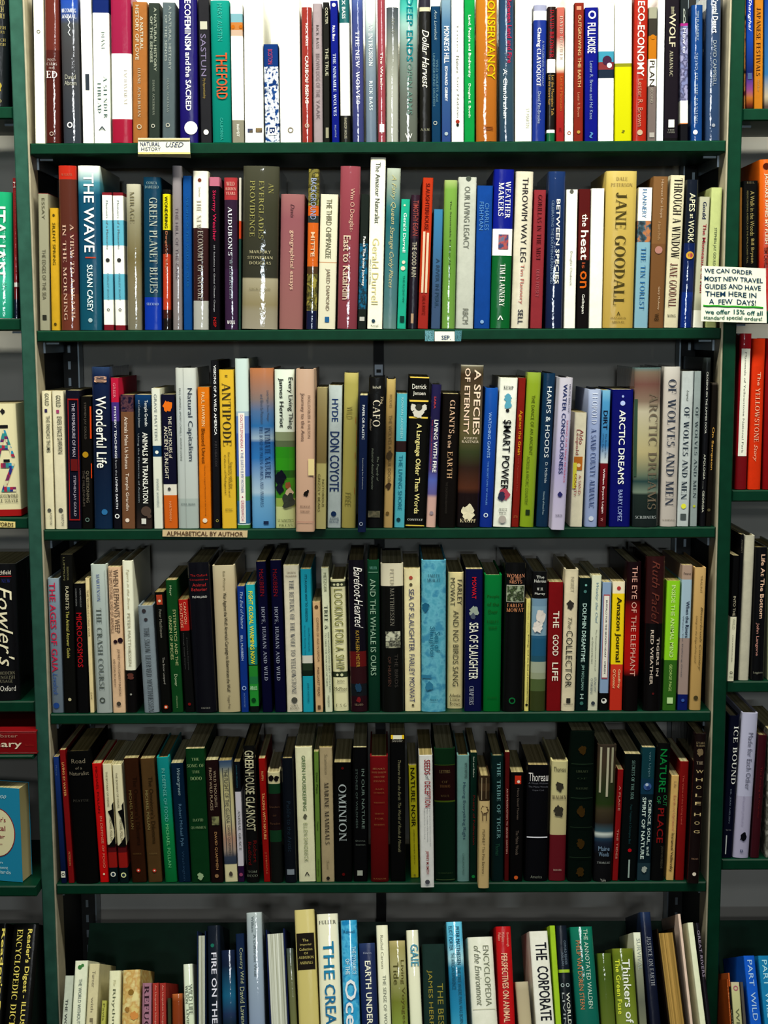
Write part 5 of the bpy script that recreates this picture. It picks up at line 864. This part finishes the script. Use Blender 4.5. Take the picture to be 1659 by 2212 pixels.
# rows continue across crops of the photograph: order every row from left to right
for r, lst in rows.items():
    lst.sort(key=lambda b: b['ox'] + (b['b0'] + b['b1']) / 2 / SC)
    prev = None
    e = EK(r)
    for b in lst:
        U = lambda x: b['ox'] + x / SC
        Vv = lambda y: b['oy'] + y / SC
        if 'bottom' in r:
            tx0, ts = on_tilt(U(b['x0']), Vv(b['yt'])); tx1, _ = on_tilt(U(b['x1']), Vv(b['yt']))
            bx0, bs = on_tilt(U(b['b0']), Vv(b['yb'])); bx1, _ = on_tilt(U(b['b1']), Vv(b['yb']))
            # carry the sides on down to the foot of the book, below the frame
            k = (S_BASE - ts) / (bs - ts)
            gap = (tx1 - tx0 + bx1 - bx0) / 2
            fx = (tx0 + tx1) / 2 + ((bx0 + bx1) / 2 - (tx0 + tx1) / 2) * min(k, 1.0 if abs(bs - ts) < .02 else k)
            top = ((tx0 + tx1) / 2, ts); bot = (fx, S_BASE); yf = 0.0
            ytop = b['yt']; ybot = b['yt'] + (b['yb'] - b['yt']) * k
            base_y = 0.0
        else:
            z = ZALL[r]
            yf = .004 + random.uniform(0, .004)
            if 'third' in r or 'fourth' in r or 'fifth' in r: yf = .003 + random.uniform(0, .003)
            if b['over']:
                vb = Vv(b['yb']); zz = z
                yy = y_at_z(U((b['b0'] + b['b1'])/2), vb, zz) if abs(vb - 723) > 120 else 0
                yf = max(-.045, min(.02, yy))
                if r == 'righttop' or r == 'rightfourth': yf = max(yf, -.01)
            p0, p1 = on_y(U(b['x0']), Vv(b['yt']), yf), on_y(U(b['x1']), Vv(b['yt']), yf)
            q0, q1 = on_y(U(b['b0']), Vv(b['yb']), yf), on_y(U(b['b1']), Vv(b['yb']), yf)
            gap = ((p1.x - p0.x) + (q1.x - q0.x)) / 2
            top = ((p0.x + p1.x) / 2, (p0.z + p1.z) / 2); bot = ((q0.x + q1.x) / 2, z)
            ytop, ybot = b['yt'], b['yb']
        b.update(top=top, bot=bot, w=gap, yf=yf, ytop=ytop, ybot=ybot)
    # neighbours may touch but never cut into each other
    def edge(b, s, zv):
        t = (zv - b['bot'][1]) / (b['top'][1] - b['bot'][1])
        return b['bot'][0] + (b['top'][0] - b['bot'][0]) * t + s * b['w'] / 2
    lo, hi = (-9, XLO - .001) if r.startswith('left') else (XRO + .001, 9) if r.startswith('right') else (XL + .003, XR - .003)
    fixed = lambda x, s: dict(bot=(x - s * .0, -9.0), top=(x, 9.0), w=0.0, fix=True)
    seq = [fixed(lo, 1)] + lst + [fixed(hi, -1)]
    for it in range(6):
        for a, b in zip(seq, seq[1:]):
            ref = [q for q in (a, b) if not q.get('fix')]
            for zv in (max(q['bot'][1] for q in ref), min(q['top'][1] for q in ref)):
                ov = edge(a, 1, zv) - edge(b, -1, zv) + .0005
                if ov > 1e-5:
                    wa, wb = a['w'], b['w']
                    sh = min(ov, .45 * (wa + wb))
                    da = sh * wa / (wa + wb); db = sh - da
                    a['w'] -= da; b['w'] -= db
                    for q, s, d in ((a, -1, da), (b, 1, db)):
                        q['bot'] = (q['bot'][0] + s * d / 2, q['bot'][1]); q['top'] = (q['top'][0] + s * d / 2, q['top'][1])
                    rest = ov - sh
                    if rest > 0:
                        q, s = (b, 1) if a.get('fix') else (a, -1)
                        q['bot'] = (q['bot'][0] + s * rest, q['bot'][1]); q['top'] = (q['top'][0] + s * rest, q['top'][1])
    for b in lst:
        dx, dz = b['top'][0] - b['bot'][0], b['top'][1] - b['bot'][1]
        th = math.atan2(dx, dz); hgt = math.hypot(dx, dz)
        w = max(.0022, (b['w'] - .0004) * math.cos(th)); lift = abs(math.sin(th)) * w / 2 + .0002
        if 'bottom' in r:
            T = TP + UPV * (S_BASE + lift); T = Vector((b['bot'][0], T.y, T.z))
            M = Matrix.Translation(T) @ Matrix.Rotation(-TILT, 4, 'X') @ Matrix.Rotation(th, 4, 'Y')
            depth = .13
        else:
            M = Matrix.Translation((b['bot'][0], b['yf'], b['bot'][1] + lift)) @ Matrix.Rotation(th, 4, 'Y')
            depth = min(WALL_Y - .036 - b['yf'], max(.105, min(.16, hgt * .68)))
        hgt -= lift
        cm = spine_mat(b['col'], b['kind'], e, b['ytop'], b['ybot'])
        pages = random.choice(['b0a478', 'a8986c', 'b8b088', '988858', 'b4a880'])
        if b['kind'] == 'f': pages = 'b89450' if 'tan' in b['label'] else 'd8dcd0'
        root, bul = book(M, w, hgt, depth, b['kind'], cm, 'book' if 'booklet' not in b['label'] else 'booklet', pages)
        for n, m in enumerate(b['marks']):
            try: mark(root, m, w, hgt, bul, e, b['ytop'], b['ybot'], n)
            except Exception as ex: print('MARK', b['label'], '|', m, '|', ex)
        key = r.replace('left', '').replace('right', '') if (r.startswith('left') or r.startswith('right')) else r
        side = 'left neighbouring bookcase' if r.startswith('left') else 'right neighbouring bookcase' if r.startswith('right') else None
        lab = b['label']
        if side is None:
            if 'shelf' not in lab and 'bottom' not in lab: lab = lab + ' ' + PLACE[r]
        else:
            lab = lab + ', ' + side
        if len(lab.split()) > 16: print('LONG', lab)
        tag(root, lab, 'book', GROUPS[key] if side is None else 'books in the ' + side)
        b['root'] = root

# ---------------------------------------------------------------- bookcase structure
G = paint('green_paint', '284e42', .4, .16, spec=.1, scale=60)
GD = paint('green_paint_dark', '05301f', .4, .12, spec=.1, scale=60)
CREAM = paint('cream_metal', 'a8a088', .45, .15)
BLK = paint('black_metal', '070908', .6)
STEEL = paint('steel', '8c98a0', .35, metal=.6)
WALL = paint('back_panel_paint', 'acaaa2', .8, .06, scale=12)
zt, zb = .85, -1.45
xl, xlo, xr, xro = XL, XLO, XR, XRO
def upright(side, xi, xo, mat, label):
    """side panel of the bookcase between two bays, cream trim and slotted post on the inner side"""
    t = empty('bookcase_upright', loc=(xi, 0, zb))
    tag(t, label, 'bookcase', 'uprights of the bookcase')
    x0, x1 = min(xi, xo), max(xi, xo)
    s = 1 if side == 'left' else -1
    loc = lambda b: (b[0]-xi, b[1]-xi, b[2], b[3], b[4]-zb, b[5]-zb)
    boxes('side_panel', [loc((x0, x1, -.006, WALL_Y - .004, zb, zt))], mat, t, .0015)
    def strip(a, b, y0, y1):
        xs = sorted((xi + s*a, xi + s*b)); return loc((xs[0], xs[1], y0, y1, zb, zt))
    boxes('edge_trim', [strip(0, .0022, -.002, .04)], CREAM, t)
    boxes('inner_lining', [strip(0, .0016, .042, WALL_Y - .006)], BLK, t)
    boxes('slotted_post', [strip(.0018, .024, WALL_Y - .03, WALL_Y - .005)], BLK, t)
    boxes('post_edge', [strip(.024, .0262, WALL_Y - .032, WALL_Y - .005)], STEEL, t)
    sl = []
    z = zb + .05
    while z < zt - .05:
        sl.append(loc((min(xi+s*.009, xi+s*.013), max(xi+s*.009, xi+s*.013), WALL_Y - .0312, WALL_Y - .0302, z, z + .012))); z += .025
    o = boxes('post_slots', sl, STEEL, t); o['kind'] = 'stuff'
upright('left', xl, xlo, G, 'left teal-green painted upright of the central bookcase')
upright('right', xr, xro, GD, 'right dark green painted upright of the central bookcase beside the paper sign')

def shelf(name, x0, x1, z, y0, th, label, mat, group, lip=True, yb=WALL_Y - .034):
    t = empty(name, loc=((x0+x1)/2, 0, z))
    tag(t, label, 'shelf', group)
    hw = (x1 - x0) / 2
    boxes('board', [(-hw, hw, y0, yb, -th, 0)], mat, t, .0018)
    for s in (-1, 1):
        xa = sorted((s*hw, s*(hw - .003)))
        boxes('bracket', [(xa[0], xa[1], .035, yb, -th - .016, -th - .0003), ], STEEL, t)
        xa = sorted((s*(hw - .004), s*(hw - .022)))
        boxes('bracket_clip', [(xa[0], xa[1], .037, .041, -th - .0035, -th - .0006)], STEEL, t)
    return t
TH = .0155
names = [('top', 'top'), ('second', 'second'), ('third', 'third'), ('fourth', 'fourth'), ('fifth', 'fifth')]
EXT = {'top': (.0045, .0045), 'second': (.0045, .0045), 'third': (.0045, .0045), 'fourth': (.0045, .0045), 'fifth': (.0045, .0045)}
for k, nm in names:
    shelf('bookcase_shelf', xl + .0026, xr - .0026, ZS[k] - .0004, -.001, TH, 'green painted shelf board under the %s row of books, central bookcase' % nm, GD, 'shelves of the central bookcase')
# leaning display shelf at the foot (the books stand on it below the frame)
for a_, b_, side in ((xl + .001, xr - .001, 'central'), (-1.35, xlo - .001, 'left neighbouring'), (xro + .001, 1.35, 'right neighbouring')):
    t = empty('display_shelf', Matrix.Translation(TP + UPV * S_BASE) @ Matrix.Rotation(-TILT, 4, 'X'))
    tag(t, 'tilted dark green display shelf carrying the leaning bottom books, %s bookcase' % side, 'shelf')
    boxes('board', [(a_ + .028, b_ - .028, -.006, .133, -.018, -.0008)], GD, t, .001)
    boxes('back_rest', [(a_ + .03, b_ - .03, .134, .139, -.018, .235)], GD, t)
# neighbouring bays
xL0, xR1 = -1.35, 1.35
for k, z in ZL.items():
    shelf('bookcase_shelf', xL0, xlo - .0012, z - .0004, -.001, .0165, 'green shelf board in the left neighbouring bookcase, %s row' % k.replace('left', ''), GD, 'shelves of the left bookcase')
for k, z in ZR.items():
    shelf('bookcase_shelf', xro + .0012, xR1, z - .0004, -.001, .0165, 'green shelf board in the right neighbouring bookcase, %s row' % k.replace('right', ''), GD, 'shelves of the right bookcase')
zf = on_y(20, 1897).z
shelf('bookcase_shelf', xL0, xlo - .0012, zf, -.03, .016, 'green shelf board carrying the pocket speller that faces out, left bookcase', GD, 'shelves of the left bookcase')
zfl = on_y(20, 1632, -.02).z
shelf('bookcase_shelf', xL0, xlo - .0012, zfl, -.02, .006, 'thin green shelf under the red dictionary lying flat, left bookcase', GD, 'shelves of the left bookcase')
# central rear post behind the books, with a small white tag
cp = empty('centre_post', loc=(0, WALL_Y, zb))
tag(cp, 'black slotted centre post behind the books, seen above the third row', 'post')
px = on_y(818, 780, WALL_Y - .02).x
boxes('post', [(px - .0078, px + .0078, -.02, -.002, 0, on_y(818, 600, .19).z - zb)], BLK, cp)
za, zc = on_y(818, 810, .188).z - zb, on_y(818, 787, .188).z - zb
boxes('paper_tag', [(px - .0062, px + .0062, -.0215, -.0202, za, zc)], paint('tag_paper', 'd0dce8', .6), cp)
boxes('tag_print', [(px - .0035, px + .0035, -.0221, -.0216, za + .004, za + .009)], BLK, cp)
V = [(-1.9, WALL_Y, -1.4), (1.9, WALL_Y, -1.4), (1.9, WALL_Y, 1.5), (-1.9, WALL_Y, 1.5)]
wb = boxes('wall_back', [(-1.9, 1.9, WALL_Y, WALL_Y + .03, -1.5, 1.5)], WALL); tag(wb, kind='structure')
fl = boxes('floor', [(-3, 3, -12, WALL_Y + .03, -1.54, -1.5)], paint('carpet', '302c28', .95, .3, scale=200)); tag(fl, kind='structure')
# white panel added to make the back wall look brightly lit behind the top row
bb = boxes('lit_wall_panel', [(xl + .03, xr - .03, .176, .18, ZS['top'] + .0005, .83)], paint('lit_wall_white', 'f4f4ec', .6))
tag(bb, 'added white panel standing in for the brightly lit wall behind the top books', 'board')

# ---------------------------------------------------------------- left bay: dictionary lying flat, speller facing out
def ink_on(root, name, t, style, x0, x1, z0, z1, y, hexs, e):
    r = text_norm(t, style)
    return obj(name, [(x0 + (x1-x0)*a, y, z0 + (z1-z0)*b) for a, b in r[0]], r[1], flat(hexs, 'ink', e), root)
e5 = EMAP['fifth']
pa, pb = on_y(80, 1582, -.015), on_y(80, 1631, -.015)
t = empty('book', loc=(pb.x, -.015, zfl + .0006))
hh = pa.z - pb.z; W = .25
tag(t, 'red dictionary lying flat with its lettered spine facing out, left neighbouring bookcase', 'book', 'books in the left neighbouring bookcase')
boxes('cover', [(-W, 0, 0, .17, 0, .002), (-W, 0, 0, .17, hh - .002, hh), (-W, 0, 0, .0022, .002, hh - .002)], flat('68080c', 'h', e5), t, .0005)
boxes('page_block', [(-W + .003, -.003, .003, .165, .0021, hh - .0021)], page_mat('c8bc90'), t)
k = hh / 49.0
ink_on(t, 'lettering', 'Merriam Webster', 'V', -.115, (41-80)*k, hh - 13*k, hh - 6*k, -.0006, '907060', e5)
ink_on(t, 'lettering', 'Dictionary', 'B', -.12, (49-80)*k, hh - 38*k, hh - 20*k, -.0006, 'c8b8a0', e5)
ink_on(t, 'lettering', 'New Edition', 'V', (56-80)*k, (74-80)*k, hh - 32*k, hh - 27*k, -.0006, '801c18', e5)

qa, qb = on_y(45, 1705, -.018), on_y(50, 1895, -.018)
xa, xb2 = on_y(46, 1712, -.018).x, on_y(51, 1890, -.018).x
hh = qa.z - zf; W = .115
M = Matrix.Translation((qb.x - .001, -.018, zf + .0008)) @ Matrix.Rotation(math.radians(-12), 4, 'Z')
t = empty('book', M)
tag(t, 'small blue pocket speller facing out with round cream title, left neighbouring bookcase', 'book', 'books in the left neighbouring bookcase')
boxes('cover', [(-W, 0, 0, .0006, 0, hh), (-W, 0, .0306, .0312, 0, hh), (-W - .0006, -W, 0, .0312, 0, hh)], flat('1c7898', 'h', e5), t)
boxes('page_block', [(-W + .0003, -.0008, .0008, .0304, .0006, hh - .0008)], page_mat('b8ac80'), t)
def disc(root, name, cx, cz, rx, rz, y, hexs, e, K=32):
    obj(name, [(cx + rx*math.cos(2*math.pi*i/K), y, cz + rz*math.sin(2*math.pi*i/K)) for i in range(K)] + [(cx, y, cz)], [(i, (i+1) % K, K) for i in range(K)], flat(hexs, 'ink', e), root)
cz = hh * .52
disc(t, 'printed_emblem', -.037, cz, .0285, .037, -.0004, '7c1c28', e5)
disc(t, 'printed_emblem', -.037, cz, .0272, .0357, -.0007, 'd8d0a4', e5)
for i, (s, st, x0, x1, z, hgt_) in enumerate([("Webster's", 'B', -.06, -.0225, .016, .0075), ('Medical', 'B', -.058, -.0235, .003, .0075), ('Speller', 'B', -.055, -.0245, -.0105, .008), ('Second Edition', 'V', -.052, -.029, -.0185, .003)]):
    ink_on(t, 'lettering', s, st, x0, x1, cz + z, cz + z + hgt_, -.001, '801c2c', e5)
ink_on(t, 'lettering', 'Over 50,000', 'I', -.066, -.0205, hh - .017, hh - .011, -.0004, 'c0d8d8', e5)
ink_on(t, 'lettering', 'From', 'V', -.05, -.03, .026, .030, -.0004, 'b8d0d0', e5)
ink_on(t, 'lettering', 'Government', 'V', -.06, -.022, .018, .023, -.0004, 'b8d0d0', e5)
ink_on(t, 'lettering', 'Standards', 'V', -.055, -.018, .011, .0165, -.0004, 'b8d0d0', e5)

# ---------------------------------------------------------------- paper signs and shelf tags
def sheet(name, label, cat, corners, y, mat, e, lines, curl=.0):
    """thin sheet from four photo corners (tl,tr,br,bl) on the plane y"""
    P = [on_y(u, v, y) for u, v in corners]
    cx = sum(p.x for p in P) / 4; cz_ = sum(p.z for p in P) / 4
    t = empty(name, loc=(cx, y, cz_)); tag(t, label, cat)
    K = 8; V, Fc = [], []
    for th in (0, .0003):
        for j in range(K + 1):
            for i in range(K + 1):
                a, b = i / K, j / K
                p = (P[0] * (1-a) + P[1] * a) * (1-b) + (P[3] * (1-a) + P[2] * a) * b
                V.append((p.x - cx, th - curl * (a*a) * .5 - curl * .4 * abs(b - .5), p.z - cz_))
    n1 = (K+1) ** 2
    for j in range(K):
        for i in range(K):
            q = j*(K+1) + i
            Fc.append((q, q+K+1, q+K+2, q+1)); Fc.append((n1+q, n1+q+1, n1+q+K+2, n1+q+K+1))
    border = [i for i in range(K+1)] + [(j+1)*(K+1)+K for j in range(K)] + [K*(K+1)+i for i in range(K-1, -1, -1)] + [j*(K+1) for j in range(K-1, 0, -1)]
    for i in range(len(border)):
        a, b = border[i], border[(i+1) % len(border)]
        Fc.append((a, b, n1+b, n1+a))
    obj('paper', V, Fc, mat, t)
    def pos(a, b):
        p = (P[0] * (1-a) + P[1] * a) * (1-b) + (P[3] * (1-a) + P[2] * a) * b
        return (p.x - cx, -.0006 - curl * (a*a) * .5 - curl * .4 * abs(b - .5), p.z - cz_)
    for s, st, a0, a1, b0, b1, hexs in lines:
        if s == '_':
            V, Fc = [], []
            for i in range(13):
                a = a0 + (a1-a0)*i/12; wv = .004*math.sin(i*1.7)
                V += [pos(a, b1 + wv), pos(a, b0 + wv)]
            for i in range(12): Fc.append((2*i, 2*i+2, 2*i+3, 2*i+1))
            obj('marker_line', V, Fc, flat(hexs, 'ink', e), t); continue
        r = text_norm(s, st)
        rnd = random.Random(s)
        obj('lettering', [pos(a0 + (a1-a0)*x, b1 + (b0-b1)*z + .008*math.sin(x*9)) for x, z in r[0]], r[1], flat(hexs, 'ink', e), t)
    return t
e2 = EMAP['second']
SP = paint('sign_paper', 'f0f4dc', .7, .04, e=e2)
INK = '183c5c'
sheet('paper_sign', 'square handwritten paper sign about ordering new travel guides, on the right green upright', 'sign',
      [(1516, 574), (1653, 580), (1655, 698), (1514, 694)], -.024, SP, e2, [
      ('WE CAN ORDER', 'B', .04, .79, .04, .12, INK), ('MOST NEW TRAVEL', 'B', .04, .95, .18, .265, INK),
      ('GUIDES AND HAVE', 'B', .05, .92, .315, .405, INK), ('THEM HERE IN', 'B', .06, .85, .45, .54, INK),
      ('A  FEW  DAYS!', 'B', .12, .84, .585, .68, INK), ('_', '', .03, .95, .7, .725, '40c030'), ('_', '', .03, .95, .72, .732, '107030'),
      ('we offer 15% off all', 'B', .06, .94, .775, .86, '105858'), ('standard special orders!', 'B', .04, .93, .885, .98, '105848')], .004)
sheet('shelf_tag', 'tan handwritten strip reading ALPHABETICAL BY AUTHOR on the third shelf edge', 'label',
      [(351, 1144), (535, 1146), (534, 1161), (351, 1159)], -.0025, paint('tan_card', 'a89470', .7, .05, e=.65), .65,
      [('ALPHABETICAL BY AUTHOR', 'B', .05, .95, .2, .85, '402818')])
sheet('shelf_tag', 'white handwritten square tag taped on the second shelf edge', 'label',
      [(939, 716), (982, 716), (982, 737), (939, 737)], -.0025, paint('white_card', 'e8ecdc', .5, e=.9), .9, [('SEP.', 'B', .34, .8, .4, .85, '304060')])
sheet('shelf_tape', 'scuffed bluish clear tape left of the white tag on the second shelf edge', 'tape',
      [(918, 714), (938, 714), (937, 737), (918, 737)], -.0025, blotch(['0c4848', '5c94a0', '0c4040'], 'h', .9, 500), .9, [])
sheet('shelf_tape', 'scuffed bluish clear tape right of the white tag on the second shelf edge', 'tape',
      [(983, 714), (998, 714), (996, 737), (983, 737)], -.0025, blotch(['0c4848', '3c7480', '0c4040'], 'h', .9, 500), .9, [])
sheet('shelf_tag', 'cream card strip reading WORDS on the third shelf edge of the left bookcase', 'label',
      [(-45, 1123), (33, 1127), (33, 1140), (-45, 1138)], -.0025, paint('tan_card', 'b8a868', .7, e=.65), .65, [('CROSSWORDS', 'B', .05, .95, .2, .85, '282010')])
# angled card holder reading NATURAL HISTORY hanging over the top shelf edge
th_ = empty('card_holder', loc=(0, 0, 0))
a, b_ = on_y(298, 298, -.006), on_y(410, 298, -.006)
c0, c1 = on_y(298, 333, -.016), on_y(411, 333, -.016)
th_.location = (a.x, -.006, a.z)
L = lambda p: (p.x - a.x, p.y + .006, p.z - a.z)
tag(th_, 'cream card holder reading NATURAL HISTORY clipped over the top shelf edge', 'label')
CH = paint('holder_card', 'dcdcc0', .5, .03, e=1.6)
def slab(name, q, t, mat, par):
    V = [L(p) for p in q] + [(L(p)[0], L(p)[1] + t, L(p)[2]) for p in q]
    return obj(name, V, [(0,3,2,1), (4,5,6,7), (0,1,5,4), (1,2,6,5), (2,3,7,6), (3,0,4,7)], mat, par)
slab('card', [a, b_, c1, c0], .0008, CH, th_)
slab('holder_lip', [c0, c1, on_y(412, 341, -.012), on_y(298, 338, -.012)], .001, paint('holder_lip_card', 'a89c78', .6, e=1.3), th_)
slab('holder_ridge', [on_y(298, 299, -.0085), on_y(410, 299, -.0085), on_y(410, 303, -.0095), on_y(298, 303, -.0095)], .0012, paint('holder_ridge_card', 'b0a468', .5, e=1.6), th_)
slab('holder_ridge', [on_y(298, 329, -.0165), on_y(411, 329, -.0165), on_y(411, 333, -.0175), on_y(298, 333, -.0175)], .0012, paint('holder_ridge_card', 'b8ac50', .5, e=1.6), th_)
for s, u0, u1, v0, v1, st in [('NATURAL', 303, 345, 307, 316, 'B'), ('HISTORY', 305, 347, 318, 326, 'V'), ('USED', 358, 396, 307, 318, 'I')]:
    r = text_norm(s, st)
    def P(x, z):
        v = v1 + (v0 - v1) * z; k = (v - 298) / 35
        return L(on_y(u0 + (u1-u0)*x, v, -.006 - .01 * k - .0007))
    obj('lettering', [P(x, z) for x, z in r[0]], r[1], flat('384060', 'ink', 1.6), th_)
print('OBJECTS', len(bpy.data.objects))
